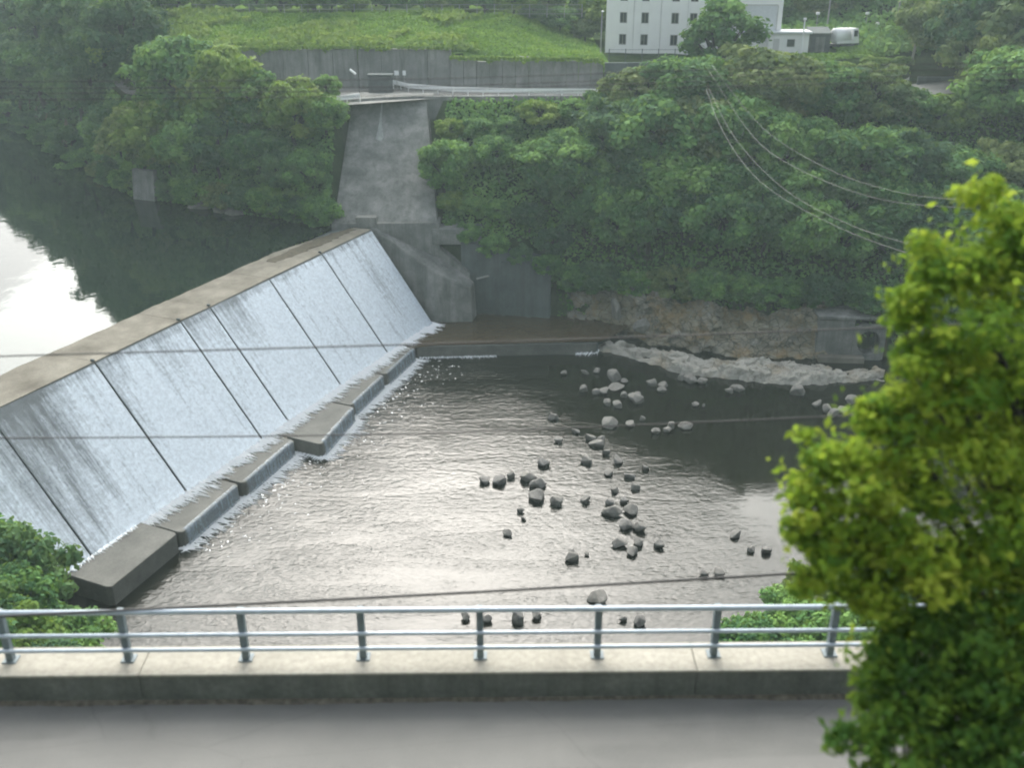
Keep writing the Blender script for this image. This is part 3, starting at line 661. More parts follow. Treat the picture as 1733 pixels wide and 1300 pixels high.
# ------------------------------------------------------------------ far road, walls, rails
vs = []; fs = []; xs = list(np.arange(-60, 62, 2.0))
for x in xs:
    kf = kn_at(x)[0]; vs += [(x, kf[3][0] + 0.2, kf[3][1] + 0.2), (x, kf[4][0] - 0.1, kf[4][1] + 0.2)]
for i in range(len(xs) - 1): fs.append((2 * i, 2 * i + 2, 2 * i + 3, 2 * i + 1))
tag(mesh_obj('far_road', vs, fs, M['asphalt']), kind='structure')
def panel_wall(name, path, zb, zt, mat, label, width, thick=0.6, batter=0.5, hjit=0.0, cap=True):
    root = empty(name, (path[0][0], path[0][1], 0), 0, label, 'wall'); p0 = Vector((path[0][0], path[0][1]))
    rnd = random.Random(len(label))
    for (a, b) in zip(path, path[1:]):
        a = Vector(a); b = Vector(b); n = max(1, round((b - a).length / width))
        for k in range(n):
            s = a.lerp(b, k / n) - p0; e = a.lerp(b, (k + 1) / n) - p0; dv = (e - s).normalized(); s += dv * 0.03; e -= dv * 0.03
            nn = Vector((-dv.y, dv.x)); j = rnd.uniform(-hjit, hjit); o = rnd.uniform(-0.03, 0.03)
            bot = [s + nn * o, e + nn * o, e + nn * (thick + batter), s + nn * (thick + batter)]
            top = [s + nn * (batter + o), e + nn * (batter + o), e + nn * (thick + batter), s + nn * (thick + batter)]
            MB().prism(bot, zb, zt + j, top).build('wall_panel', mat, root)
    return root
panel_wall('retaining_wall', [(-44, 126.4), (-31, 127.6), (-19, 128.6), (-7.5, 127.6)], 22.2, 27.05, M['conc_wall'], 'long streaked grey retaining wall above the far road under the grass slope', 3.0)
panel_wall('stone_wall', [(-7.5, 126.7), (2, 126.2), (11, 125.6)], 22.2, 26.0, M['conc_wall'], 'rough stained wall between the retaining wall and the white building', 1.6, hjit=0.35, batter=0.9)
panel_wall('building_wall', [(11.2, 125.6), (22, 125.6), (31, 126.4)], 22.2, 25.75, M['conc_dark'], 'dark concrete wall carrying the yard of the white building', 3.0)
panel_wall('road_wall', [(-10.2, 119.6), (0, 119.9), (11, 119.9), (17, 120.2)], 17.5, 22.75, M['conc_wall'], 'grey concrete wall holding up the far road above the bushes', 3.0, batter=0.3)
panel_wall('shore_wall', [(-45.5, 118.4), (-42.5, 117.2)], 9, 14.5, M['conc'], 'pale concrete wall at the reservoir edge under the trees', 2.6, batter=0.8)
def guard_rail(pts, label, sp=2.0):
    p0 = Vector(pts[0]); root = empty('guard_rail', p0, 0, label, 'guard rail')
    v = [Vector(p) - p0 for p in pts]
    m = MB()
    for a, b in zip(v, v[1:]):
        d = b - a; ang = math.atan2(d.y, d.x); pitch = -math.atan2(d.z, d.xy.length)
        m.box((a + b) / 2 + Vector((0, 0, 0.72)), (d.length + 0.05, 0.07, 0.52), ang, 0.02, 0, pitch)
    m.build('beam', M['white_paint'], root)
    for a, b in zip(v, v[1:]):
        n = max(1, round((b - a).length / sp))
        for k in range(n + 1 if b is v[-1] else n):
            c = a.lerp(b, k / n); MB().tube([c + Vector((0, 0.12, -0.1)), c + Vector((0, 0.12, 0.8))], 0.06, 6).build('post', M['white_paint'], root)
    return root
Z_R = 22.5
guard_rail([(-14.6, 127.6, Z_R + .1), (-12.5, 125.0, Z_R), (-7, 122.3, Z_R), (2, 121.0, Z_R), (11.6, 120.8, Z_R)], 'long white guard rail bending along the far road right of the abutment')
guard_rail([(-22.5, 111.4 + 1.2, Z_R), (-17.3, 117.4, Z_R)], 'short white guard rail above the bushes left of the abutment')
guard_rail([(46.2, 126.0, Z_R), (48.6, 128.5, Z_R), (50, 131, Z_R)], 'short white guard rail end on the far road at the upper right', 1.5)

# ------------------------------------------------------------------ white buildings and yard
def building():
    b = empty('white_building', (12.4, 139.2, 25.45), R(-10.5), 'tall white clad building with rows of small square windows', 'building')
    W_, Dp, Hh = 14.0, 12.0, 14.6
    # wall built as panels between joints, each window a real opening frame
    xs_w = [2.15, 4.95, 8.8, 11.15]; ww, wh = 0.95, 1.35
    MB().box((W_ / 2, Dp / 2 + 0.15, Hh / 2), (W_ - 0.1, Dp - 0.3, Hh - 0.1)).build('core', M['seam'], b)
    edges = [0, 3.5, 7.0, 10.4, 14.0]
    rows = [1.05, 3.75, 6.45, 9.15, 11.85]
    for xa, xb in zip(edges, edges[1:]):
        m = MB(); win = [w for w in xs_w if xa < w < xb][0]
        m.box(((xa + win - ww / 2) / 2 + 0.01, 0.1, Hh / 2), (win - ww / 2 - xa - 0.03, 0.25, Hh)); m.box(((xb + win + ww / 2) / 2 - 0.01, 0.1, Hh / 2), (xb - win - ww / 2 - 0.03, 0.25, Hh))
        zs = [0] + [v for r in rows for v in (r, r + wh)] + [Hh]
        for z0, z1 in zip(zs[::2], zs[1::2]): m.box((win, 0.1, (z0 + z1) / 2), (ww - 0.006, 0.244, z1 - z0))
        m.build('wall_panel', M['white_wall'], b)
        for r in rows:
            f = MB(); c = (win, 0.1, r + wh / 2)
            for dx, dz, sx, sz in ((-ww / 2 + .04, 0, .08, wh), (ww / 2 - .04, 0, .08, wh), (0, wh / 2 - .04, ww - .17, .08), (0, -wh / 2 + .04, ww - .17, .08), (0, 0, .05, wh - .17)):
                f.box((win + dx, 0.06, r + wh / 2 + dz), (sx, 0.1, sz))
            fo = f.build('window', M['pole'], b)
            MB().box((win, 0.11, r + wh / 2), (ww - 0.15, 0.02, wh - 0.15)).build('pane', M['glass'], fo)
    for s, x in ((0, 0.0), (1, W_)):
        MB().box((x, Dp / 2, Hh / 2), (0.2, Dp, Hh)).build('side_wall', M['white_wall'], b)
    MB().box((W_ / 2, Dp / 2, Hh + 0.15), (W_ + 0.4, Dp + 0.4, 0.3), bevel=0.05).build('roof', M['roof_grey'], b)
    return b
building()
b2 = empty('white_building', (26.6, 140.2, 25.45), R(-4), 'lower plain white block with a recessed panel right of the windowed building', 'building')
MB().box((4.4, 4, 5.4), (8.8, 8, 10.8)).build('wall', M['white_wall'], b2)
m = MB(); m.box((6.0, -0.06, 5.9), (4.2, 0.12, 0.16)); m.box((3.85, -0.06, 3.6), (0.14, 0.12, 4.5)); m.box((8.15, -0.06, 3.6), (0.14, 0.12, 4.5)); m.build('panel_frame', M['seam'], b2)
MB().box((6.0, -0.02, 3.55), (4.1, 0.04, 4.5)).build('shutter', M['roof_grey'], b2)
MB().box((4.4, 4, 10.95), (9.1, 8.3, 0.3), bevel=0.05).build('roof', M['roof_grey'], b2)
b3 = empty('site_office', (33.6, 138.3, 25.45), R(-3), 'small flat roofed white office in front of the plain white block', 'building')
MB().box((2.6, 1.5, 1.25), (5.2, 3, 2.5)).build('wall', M['white_wall'], b3)
MB().box((2.6, 1.45, 2.64), (5.8, 3.6, 0.26), bevel=0.04).build('roof', M['roof_grey'], b3)
w = MB(); w.box((2.9, -0.03, 1.35), (1.0, 0.08, 0.95)); w = w.build('window', M['pole'], b3); MB().box((2.9, -0.075, 1.35), (0.86, 0.02, 0.8)).build('pane', M['glass'], w)
MB().box((1.0, -0.03, 0.95), (0.8, 0.06, 1.85)).build('door', M['seam'], b3)
sh = empty('shed', (39.4, 139.5, 25.45), R(-3), 'dark grey metal shed between the white office and the white truck', 'shed')
MB().prism([(0, 0), (2.6, 0), (2.6, 2.6), (0, 2.6)], 0, [2.3, 2.3, 2.8, 2.8]).build('wall', M['dark_grey'], sh)
MB().box((1.3, 1.3, 2.68), (2.9, 3.0, 0.1), rx=math.atan2(0.5, 2.6)).build('roof', M['conc_dark'], sh)
MB().box((1.3, -0.03, 1.0), (1.2, 0.05, 1.9)).build('door', M['conc'], sh)
# white truck
tr = empty('white_truck', (44.4, 141.5, 25.5), R(24), 'small white truck with a round tank behind its cab in the yard', 'truck')
MB().box((0, 0, 0.62), (4.2, 1.6, 0.22), bevel=0.03).build('chassis', M['dark_grey'], tr)
m = MB().prism([(0.9, -0.8), (2.1, -0.8), (2.1, 0.8), (0.9, 0.8)], 0.75, 2.25, [(0.9, -0.72), (1.75, -0.72), (1.75, 0.72), (0.9, 0.72)]).build('cab', M['white_paint'], tr, bevel=0.06)
MB().box((1.3, -0.79, 1.75), (0.6, 0.04, 0.6)).build('side_window', M['glass'], tr); MB().box((1.97, 0, 1.75), (0.04, 1.25, 0.6), ry=-0.23).build('windscreen', M['glass'], tr)
MB().tube([(-1.9, 0, 1.55), (-1.8, 0, 1.55), (0.5, 0, 1.55), (0.6, 0, 1.55)], [0.5, 0.78, 0.78, 0.5], 16).build('tank', M['white_paint'], tr, smooth=True)
MB().box((-0.6, -0.82, 0.95), (2.7, 0.06, 0.3)).build('side_board', M['white_paint'], tr)
for x in (-1.3, 1.45):
    for y in (-0.75, 0.75): MB().tube([(x, y - 0.1, 0.36), (x, y + 0.1, 0.36)], 0.36, 14).build('wheel', M['rubber_and_bore_shade'], tr)
tr.scale = (0.95, 1.1, 1.25)
for y in (-0.55, 0.55): MB().box((2.1, y, 0.95), (0.06, 0.25, 0.16)).build('headlight', M['roof_grey'], tr)

def pole(base, h, r, label, arm=None, lamp=False, mat='pole', name='utility_pole', cat='pole'):
    o = empty(name, base, 0, label, cat)
    MB().tube([(0, 0, -0.4), (0, 0, h)], [r, r * 0.65], 10).build('shaft', M[mat], o)
    if arm:
        for z in arm:
            MB().box((0, 0, z), (1.5, 0.09, 0.09)).build('cross_arm', M['dark_grey'], o)
            for x in (-0.6, 0.0, 0.6): MB().tube([(x, 0, z + 0.05), (x, 0, z + 0.25)], 0.06, 6).build('insulator', M['white_paint'], o)
    if lamp:
        MB().tube([(0, 0, h - 0.2), (0.0, -0.6, h + 0.1)], 0.04, 6).build('lamp_arm', M['pole'], o)
        MB().box((0, -0.8, h + 0.12), (0.28, 0.6, 0.14), bevel=0.03).build('lamp_head', M['white_paint'], o)
    return o
def gpos(x, y): return (x, y, ground(x, y, False))
pole(gpos(11.6, 137.5), 5.2, 0.12, 'pale lamp pole at the left corner of the tall white building', lamp=True, name='lamp_pole')
pole(gpos(27.2, 131.5), 11, 0.14, 'dark utility pole in front of the white buildings', arm=[9.6, 10.3])
pole(gpos(44.5, 150), 12, 0.13, 'grey utility pole behind the white truck', arm=[10.5])
pole(gpos(55.0, 152), 13, 0.13, 'utility pole right of the truck among the bushes', arm=[11])
for (px, py, lab) in ((1468, 24, 'white yard lamp behind the truck, the higher of the pair'), (1485, 41, 'white yard lamp right of the truck, the lower of the pair'), (1384, 24, 'white yard lamp above the grey shed')):
    p = atY(px, py, 148); gz = ground(p.x, 148, False); o = empty('yard_lamp', (p.x, 148, gz), 0, lab, 'lamp')
    MB().tube([(0, 0, -0.2), (0, 0, p.z - gz)], 0.05, 6).build('shaft', M['pole'], o); MB().box((0, 0, p.z - gz + 0.15), (0.5, 0.35, 0.35), bevel=0.08).build('lamp_head', M['white_paint'], o)
wp_ = atY(1361, 45, 137.5); o = empty('marker_post', (wp_.x, 137.5, 25.45), 0, 'slim white marker post beside the grey shed', 'post')
MB().tube([(0, 0, 0), (0, 0, 4.2)], 0.09, 8).build('shaft', M['white_paint'], o); MB().box((0, 0, 4.35), (0.4, 0.2, 0.3), bevel=0.04).build('cap', M['white_paint'], o)
# roadside mast at right with reflective sleeves, and a parapet
mp_ = atY(1543, 108, 136); gz = ground(mp_.x, 136, False); o = empty('sleeved_pole', (mp_.x, 136, gz), 0, 'leaning utility pole with white guard sleeves at the upper right road bend', 'pole')
MB().tube([(0, 0, -0.3), (0.35, 0, 11)], 0.12, 8).build('shaft', M['pole'], o)
for z0, z1 in ((mp_.z - gz, mp_.z - gz + 2.6), (mp_.z - gz + 3.0, mp_.z - gz + 4.2)): MB().tube([(z0 * 0.032, 0, z0), (z1 * 0.032, 0, z1)], 0.17, 8).build('guard_sleeve', M['kerb_top'], o)
MB().box((0.25, 0, 8.6), (1.6, 0.1, 0.12)).build('cross_arm', M['white_paint'], o)
pv = empty('road_parapet', (50.5, 129.5, 22.3), R(-4), 'dark grey road parapet at the bend under the upper right trees', 'wall')
for k in range(3): MB().box((1.4 + 2.9 * k, 0, 0.6), (2.84, 0.4, 1.6), bevel=0.04).build('wall_panel', M['conc_dark'], pv)
# signs and lamp by the abutment
for px, lab in ((671, 'left of the two small white signs by the far road'), (684, 'right of the two small white signs by the far road')):
    p = atY(px, 123, 126.6); o = empty('road_sign', (p.x, 126.6, 22.4), 0, lab, 'sign')
    MB().tube([(0, 0.05, 0), (0, 0.05, p.z - 22.4)], 0.04, 6).build('shaft', M['pole'], o); MB().box((0, 0, p.z - 22.4), (0.55 if px < 680 else 0.4, 0.04, 0.55), bevel=0.01).build('plate', M['white_paint'], o)
p = atY(594, 121, 120); o = empty('street_lamp', (p.x + 0.5, 120, 22.4), 0, 'small white tilted street lamp beside the top of the abutment', 'lamp')
MB().tube([(0.35, 0, 0), (0.35, 0, p.z - 23.1)], 0.06, 6).build('shaft', M['dark_grey'], o)
MB().box((-0.3, 0, p.z - 22.4), (0.85, 0.25, 0.22), ry=R(38), bevel=0.04).build('lamp_head', M['white_paint'], o)
# low dark equipment cabinet
MBc = empty('gate_cabinet', (-17.0, 124.2, 22.4), 0, 'low dark gate cabinet beside the far road under the retaining wall', 'cabinet')
MB().box((1.3, 0, 1.1), (2.8, 1.2, 2.2), bevel=0.06).build('housing', M['dark_grey'], MBc); MB().box((1.3, 0, 2.26), (3.0, 1.4, 0.1)).build('lid', M['conc_dark'], MBc)
# terrace fence
fe = empty('terrace_fence', (-48, 146.5, 29.5), 0, 'thin grey wire fence along the top of the grass slope', 'fence')
for k in range(25): MB().tube([(k * 2.4, 0, -0.2), (k * 2.4, 0, 1.5)], 0.045, 6).build('post', M['pole'], fe)
for z in (0.25, 0.85, 1.45): MB().tube([(0, 0, z), (57.6, 0, z)], 0.022, 5).build('wire_rail', M['pole'], fe)
m = MB()
for k in range(0, 288): m.tube([(0.2 * k, 0.0, 0.2), (0.2 * k, 0, 1.45)], 0.008, 3)
m = m.build('wire_mesh', M['pole'], fe); m['kind'] = 'stuff'
# building yard fence
fe = empty('yard_fence', (11.8, 127.6, 25.6), R(0.5), 'thin wire fence on the wall in front of the white building', 'fence')
for k in range(9): MB().tube([(k * 2.0, 0, -0.2), (k * 2.0, 0, 1.6)], 0.05, 6).build('post', M['dark_grey'], fe)
for z in (0.3, 0.9, 1.5): MB().tube([(0, 0, z), (16, 0, z)], 0.02, 5).build('wire_rail', M['dark_grey'], fe)

# ------------------------------------------------------------------ foliage builders
def leaf_mesh(name, C_, Nn, S, tone, mat, aspect=0.62):
    """diamond leaves: centres, normals, sizes, tones"""
    n = len(C_); Nn = Nn / (np.linalg.norm(Nn, axis=1, keepdims=True) + 1e-9)
    a = np.random.normal(size=(n, 3)); u = np.cross(Nn, a); u /= (np.linalg.norm(u, axis=1, keepdims=True) + 1e-9); w = np.cross(Nn, u)
    S = S[:, None]; fold = Nn * S * 0.18
    V = np.stack([C_ - u * S, C_ + w * S * aspect + fold, C_ + u * S, C_ - w * S * aspect + fold], 1).reshape(-1, 3)
    me = bpy.data.meshes.new(name); me.vertices.add(4 * n); me.vertices.foreach_set('co', V.ravel())
    me.loops.add(4 * n); me.loops.foreach_set('vertex_index', np.arange(4 * n, dtype=np.int32))
    me.polygons.add(n); me.polygons.foreach_set('loop_start', np.arange(0, 4 * n, 4, dtype=np.int32)); me.polygons.foreach_set('loop_total', np.full(n, 4, dtype=np.int32))
    me.update(calc_edges=True); me.attributes.new('tone', 'FLOAT', 'FACE').data.foreach_set('value', tone.astype(np.float32)); me.materials.append(mat); me.validate()
    return me
def clump_leaves(centers, radii, per, size, rng, up=0.35, squash=0.75):
    C_, Nn, S, T = [], [], [], []
    for c, r in zip(centers, radii):
        k = int(per * (r / np.mean(radii)) ** 1.6) + 8
        d = rng.normal(size=(k, 3)); d /= np.linalg.norm(d, axis=1, keepdims=True)
        rad = r * rng.uniform(0.35, 1.0, size=(k, 1)) ** 0.5 * (1 + 0.25 * rng.normal(size=(k, 1)) * 0.6)
        C_.append(np.array(c) + d * rad * np.array([1, 1, squash])); nn = d + rng.normal(size=(k, 3)) * 0.55; nn[:, 2] += up; Nn.append(nn)
        S.append(size * rng.uniform(0.6, 1.35, size=k)); T.append(np.clip(rng.normal(0.5, 0.15, size=k) + rng.normal(0, 0.20), 0, 1))
    return np.concatenate(C_), np.concatenate(Nn), np.concatenate(S), np.concatenate(T)
def limb_mesh(mb, base, h, spread, rng, r0, n=6):
    mb.tube([(0, 0, -0.6), (0.05 * h * rng.normal(), 0.05 * h * rng.normal(), h * 0.3), (0.06 * h * rng.normal(), 0.06 * h * rng.normal(), h * 0.75)], [r0, r0 * 0.75, r0 * 0.3], 7)
    for k in range(n):
        a = rng.uniform(0, 6.28); z0 = h * rng.uniform(0.2, 0.55); L = spread * rng.uniform(0.5, 0.9)
        mb.tube([(0, 0, z0), (math.cos(a) * L * 0.5, math.sin(a) * L * 0.5, z0 + h * 0.14), (math.cos(a) * L, math.sin(a) * L, z0 + h * rng.uniform(0.2, 0.35))], [r0 * 0.5, r0 * 0.32, r0 * 0.1], 5)
def tree_proto(seed, rx, h, shape, mat, nclump=70, per=110, size=0.24, low=0.15):
    """unit tree: height h, crown radius rx; returns (trunk mesh, crown mesh)"""
    rng = np.random.default_rng(seed); cs, rs = [], []
    zc = h * (0.5 + low / 2); rz = h * (0.5 - low / 2)
    lob = [(rng.uniform(0, 6.28), rng.uniform(-0.4, 0.8), rng.uniform(0.15, 0.4)) for _ in range(5)]
    while len(cs) < nclump:
        d = rng.normal(size=3); d /= np.linalg.norm(d)
        r = rng.uniform(0.45, 1.0) ** 0.6
        g = 0.82
        for (az, el, am) in lob:
            v = np.array([math.cos(az) * math.cos(el), math.sin(az) * math.cos(el), math.sin(el)]); g += am * max(0, float(v @ d)) ** 5
        if d[2] < -0.55 and rng.random() < 0.7: continue
        w = 1.0
        if shape == 'cone': w = 1.0 - 0.65 * (d[2] * r * 0.5 + 0.5)
        p = d * r * g * np.array([rx * w, rx * w, rz]); cs.append(p + np.array([0, 0, zc])); rs.append(rx * rng.uniform(0.16, 0.32))
    C_, Nn, S, T = clump_leaves(cs, rs, per, size, rng)
    cm = leaf_mesh('crown', C_, Nn, S, T, mat)
    mb = MB(); limb_mesh(mb, None, h, rx * 0.8, rng, 0.035 * h)
    for k in range(0, len(cs), 6):
        c = cs[k]; mb.tube([(0, 0, h * 0.3), tuple(np.array(c) * 0.6 + np.array([0, 0, h * 0.12])), tuple(c)], [0.016 * h, 0.009 * h, 0.003 * h], 4)
    me = bpy.data.meshes.new('trunk'); mb.bm.to_mesh(me); mb.bm.free(); me.materials.append(M['bark'])
    return me, cm
PROTO = {
 'bank0': tree_proto(1, 3.4, 7.5, 'round', M['leaf_bank'], 80, 115), 'bank1': tree_proto(2, 3.1, 8.0, 'round', M['leaf_bank'], 75, 115),
 'bank2': tree_proto(3, 3.7, 7.0, 'round', M['leaf_bank'], 85, 110), 'dark0': tree_proto(4, 3.3, 8.0, 'round', M['leaf_dark'], 75, 110),
 'dark1': tree_proto(5, 3.0, 9.0, 'cone', M['leaf_dark'], 80, 105), 'lime0': tree_proto(6, 3.0, 6.0, 'round', M['leaf_lime'], 70, 110),
 'lime1': tree_proto(7, 3.2, 5.5, 'round', M['leaf_lime'], 65, 115), 'olive0': tree_proto(8, 3.3, 7.5, 'round', M['leaf_olive'], 75, 105),
 'sparse0': tree_proto(9, 3.4, 9.5, 'cone', M['leaf_bank'], 46, 90, 0.24, 0.25),
}
PH = {'bank0': 7.5, 'bank1': 8, 'bank2': 7, 'dark0': 8, 'dark1': 9, 'lime0': 6, 'lime1': 5.5, 'olive0': 7.5, 'sparse0': 9.5}
_tr = random.Random(11)
def tree(kind, x, y, h, label, group, name='broadleaf_tree', wide=1.0, z=None, cat='tree'):
    if z is None: z = ground(x, y, False)
    tm, cm = PROTO[kind]; s = h / PH[kind]
    o = empty(name, (x, y, z - 0.15), _tr.uniform(0, 6.28), label, cat, group)
    o.scale = (s * wide, s * wide, s)
    t_ = bpy.data.objects.new('trunk', tm); link(t_, o); c_ = bpy.data.objects.new('crown', cm); link(c_, o)
    return o
TONE = {'bank': 'mid green', 'dark': 'dark green', 'lime': 'light green', 'oliv': 'brownish olive', 'spar': 'thin crowned green'}
def row(specs, where, group, name='broadleaf_tree', noun='tree'):
    """specs: (x, y, height, kind, wide)"""
    specs = sorted(specs, key=lambda s: 866 + 1700 * s[0] / s[1]); n = len(specs)
    for i, (x, y, h, k, w) in enumerate(specs):
        tree(k, x, y, h, f'{TONE[k[:4]]} {noun}, {ordl(i, n)} {where}', group, name, w, cat=noun if noun == 'bush' else 'tree')
rn = random.Random(3)
# ---- far bank, downstream of the abutment
G1 = 'trees and bushes on the far bank below the road'
def bank_y(x, f):
    kf = kn_at(x)[0]; return kf[1][0] + (kf[3][0] - kf[1][0]) * f
KB = ['bank0', 'bank1', 'bank2', 'dark0', 'bank1', 'bank0', 'olive0']
low = []
for i, x in enumerate([5.2, 8.2, 11.5, 15, 18.8, 22.6, 26.5, 30.4, 34.5, 39, 43.5, 48.5, 54]):
    low.append((x, bank_y(x, 0.10 if x > 7 else 0.2) + rn.uniform(0, 1), rn.uniform(6.5, 8.6), ['dark0', 'bank0', 'bank2', 'bank1', 'dark0', 'bank2'][i % 6], rn.uniform(0.95, 1.15)))
row(low, 'in the first row above the cliff', G1)
mid = []
for i, x in enumerate([-6.2, -2.2, 2.2, 6.6, 11, 15.4, 19.8, 24.2, 28.6, 33, 37.6, 42.5, 47.5, 53]):
    mid.append((x, bank_y(x, 0.42) + rn.uniform(-1, 1), (rn.uniform(7.0, 9.5) if x > 10 else 5.8) if x > 4 else 4.4, ['bank0', 'bank2', 'bank1', 'bank0', 'dark0', 'bank2', 'olive0'][i % 7], rn.uniform(1.0, 1.25)))
row(mid, 'in the middle row up the far bank', G1)
hi = []
for i, (x, h) in enumerate([(-7.0, 2.6), (-4.0, 2.8), (-0.5, 3.0), (3.2, 3.2), (7, 3.6), (10.8, 4.6), (14.5, 7.0), (18.5, 8.4), (22.5, 8.6), (27, 9.6), (31.5, 9.0), (36, 8.2), (40.5, 8.0), (45, 6.0), (49.5, 5.0), (56, 10)]):
    hi.append((x, bank_y(x, 0.78 if x > 2 else 0.66), h, ['lime0', 'bank2', 'bank0', 'lime1', 'bank1', 'bank0', 'olive0', 'bank2', 'bank1', 'olive0', 'olive0', 'bank0', 'olive0', 'bank1'][i % 14], rn.uniform(1.15, 1.4)))
row(hi, 'in the row under the far road', G1)
lm = [(x, bank_y(x, 0.27) + rn.uniform(-0.6, 0.6), rn.uniform(6.2, 7.8), ['bank1', 'bank0', 'dark0', 'bank2', 'bank0'][i % 5], rn.uniform(1.1, 1.35)) for i, x in enumerate([4.0, 7.6, 12.8, 17, 21.6, 26, 30.6, 35.5, 40.5, 45.5, 50.8])]
row(lm, 'in the second row above the cliff', G1)
hang = [(x, kn_at(x)[0][1][0] - 0.8, rn.uniform(3.6, 5.0), ['bank2', 'dark0', 'bank0', 'olive0', 'bank2', 'bank1'][i % 6], rn.uniform(1.2, 1.5)) for i, x in enumerate([6.4, 9.4, 13.2, 17.2, 21, 24.6, 28.4, 32.2, 37, 41.5, 46, 51])]
row(hang, 'hanging over the cliff edge', G1, 'bush', 'bush')
# bushes low by the training wall
row([(-6.6, 109.3, 2.6, 'lime1', 1.1), (-4.2, 109.0, 2.6, 'bank2', 1.2), (-1.4, 108.6, 3.0, 'bank0', 1.2), (1.8, 108.2, 3.6, 'dark0', 1.1), (4.6, 106.6, 4.0, 'dark0', 1.1)], 'behind the training wall', 'bushes behind the training wall', 'bush', 'bush')
for i, (x_, y_, z_, h_, k_) in enumerate([(-4.6, 106.8, 8.6, 2.8, 'bank0'), (-1.8, 105.9, 7.6, 2.9, 'bank2'), (1.0, 105.4, 6.6, 2.7, 'dark0'), (3.6, 105.2, 5.2, 3.2, 'bank0')]):
    tree(k_, x_, y_, h_, f'{TONE[k_[:4]]} bush, {ordl(i, 4)} of four spilling over the dark revetment', 'bushes over the revetment', 'bush', 1.15, z_, 'bush')
tree('bank0', -7.4, 110.5, 6.5, 'mid green bush leaning against the right side of the abutment', None, 'bush', 0.9, cat='bush')
tree('sparse0', 24.4, 125.4, 11.0, 'airy layered tree standing in front of the tall white building', None, wide=1.5)
tree('lime0', 32.5, 129.2, 2.4, 'light green bush in front of the small white office', None, 'bush', 1.3, cat='bush')
row([(38, 130.5, 1.6, 'lime0', 1.8), (42, 131.5, 1.6, 'lime1', 1.8), (46, 133, 2.0, 'lime0', 1.6), (50, 135, 1.6, 'lime1', 1.5)], 'in front of the white truck', 'bushes in front of the truck', 'bush', 'bush')
# ---- trees right of the road bend
row([(54.5, 133.5, 10.5, 'olive0', 1.1), (57.2, 128.5, 11.5, 'dark0', 1.1), (57.5, 141, 12, 'dark0', 1.2), (55.5, 127, 8, 'olive0', 1.1), (58.5, 133, 13, 'dark0', 1.1), (63, 123, 14, 'olive0', 1.1), (66, 142, 14, 'dark0', 1.2), (60, 128, 13, 'dark0', 1.0), (66, 132, 15, 'dark1', 1.2), (61, 140, 12, 'olive0', 1.1), (72, 126, 14, 'dark0', 1.1), (59, 116, 11, 'dark0', 1.0), (66, 114, 12, 'olive0', 1.1), (60, 106, 9, 'bank0', 1.1), (67, 104, 10, 'dark0', 1.1), (57, 121, 8, 'olive0', 1.1)], 'around the upper right bend', 'dark trees at the upper right bend')
# ---- upstream side, left of the abutment
G2 = 'trees at the reservoir edge left of the abutment'
up = [(-22.3, 109.6, 5.4, 'bank2', 1.0), (-25.5, 110.5, 5.8, 'dark0', 1.0), (-24.2, 113.6, 7.2, 'lime0', 1.0), (-28.5, 112.2, 6.6, 'bank0', 1.1), (-28.8, 115.4, 8.4, 'bank1', 1.0), (-33, 114.2, 8, 'dark0', 1.1), (-32.5, 117.0, 9.8, 'lime0', 0.9), (-36.5, 116.0, 8.8, 'bank0', 1.1), (-40.5, 118.0, 9, 'lime0', 1.0), (-38, 119.4, 10.5, 'bank2', 1.0), (-43.5, 119.5, 8.5, 'olive0', 1.1), (-47.5, 123.5, 7, 'dark0', 1.2), (-51, 128.5, 6, 'bank0', 1.2)]
row(up, 'beside the reservoir left of the abutment', G2)
sh_ = [(x, kn_at(x)[0][0][0] + 1.0, rn.uniform(3.2, 4.6), ['bank2', 'dark0', 'bank0', 'dark0', 'olive0'][i % 5], rn.uniform(1.1, 1.4)) for i, x in enumerate([-21.2, -24.0, -27.0, -30.2, -33.6, -37.0, -40.4, -46.8, -50.2, -54, -58])]
for x_, h_ in ((-20.6, 5.2), (-20.8, 3.4)): sh_.append((x_, 112.5 if h_ > 4 else 117.0, h_, 'bank0', 1.0))
row(sh_, 'of the reservoir shore bushes', 'bushes along the reservoir shore', 'bush', 'bush')
sh_ = [(-62 - i * 7.5, kn_at(-62 - i * 7.5)[0][0][0] + 1.0, rn.uniform(5, 7), ['dark0', 'bank0', 'dark0', 'bank2'][i % 4], 1.3) for i in range(9)]
row(sh_, 'of the shore bushes under the left hill', 'shore bushes under the left hill', 'bush', 'bush')
for i, (px, py, w) in enumerate([(268, 322, 26), (292, 330, 34), (322, 336, 30), (348, 345, 40), (376, 352, 30), (398, 358, 22)]):
    c = at(px, py, 11.2); o = bpy.data.objects.new('shore_rock', B_PALE[i]); link(o); k = w * 0.06
    o.location = c; o.scale = (k, k, k * 0.9); o.rotation_euler = (0.1, 0.2, i * 1.3)
    tag(o, f'tan shore rock, {ordl(i, 6)} of the six at the reservoir edge', 'rock', 'rocks along the reservoir shore')
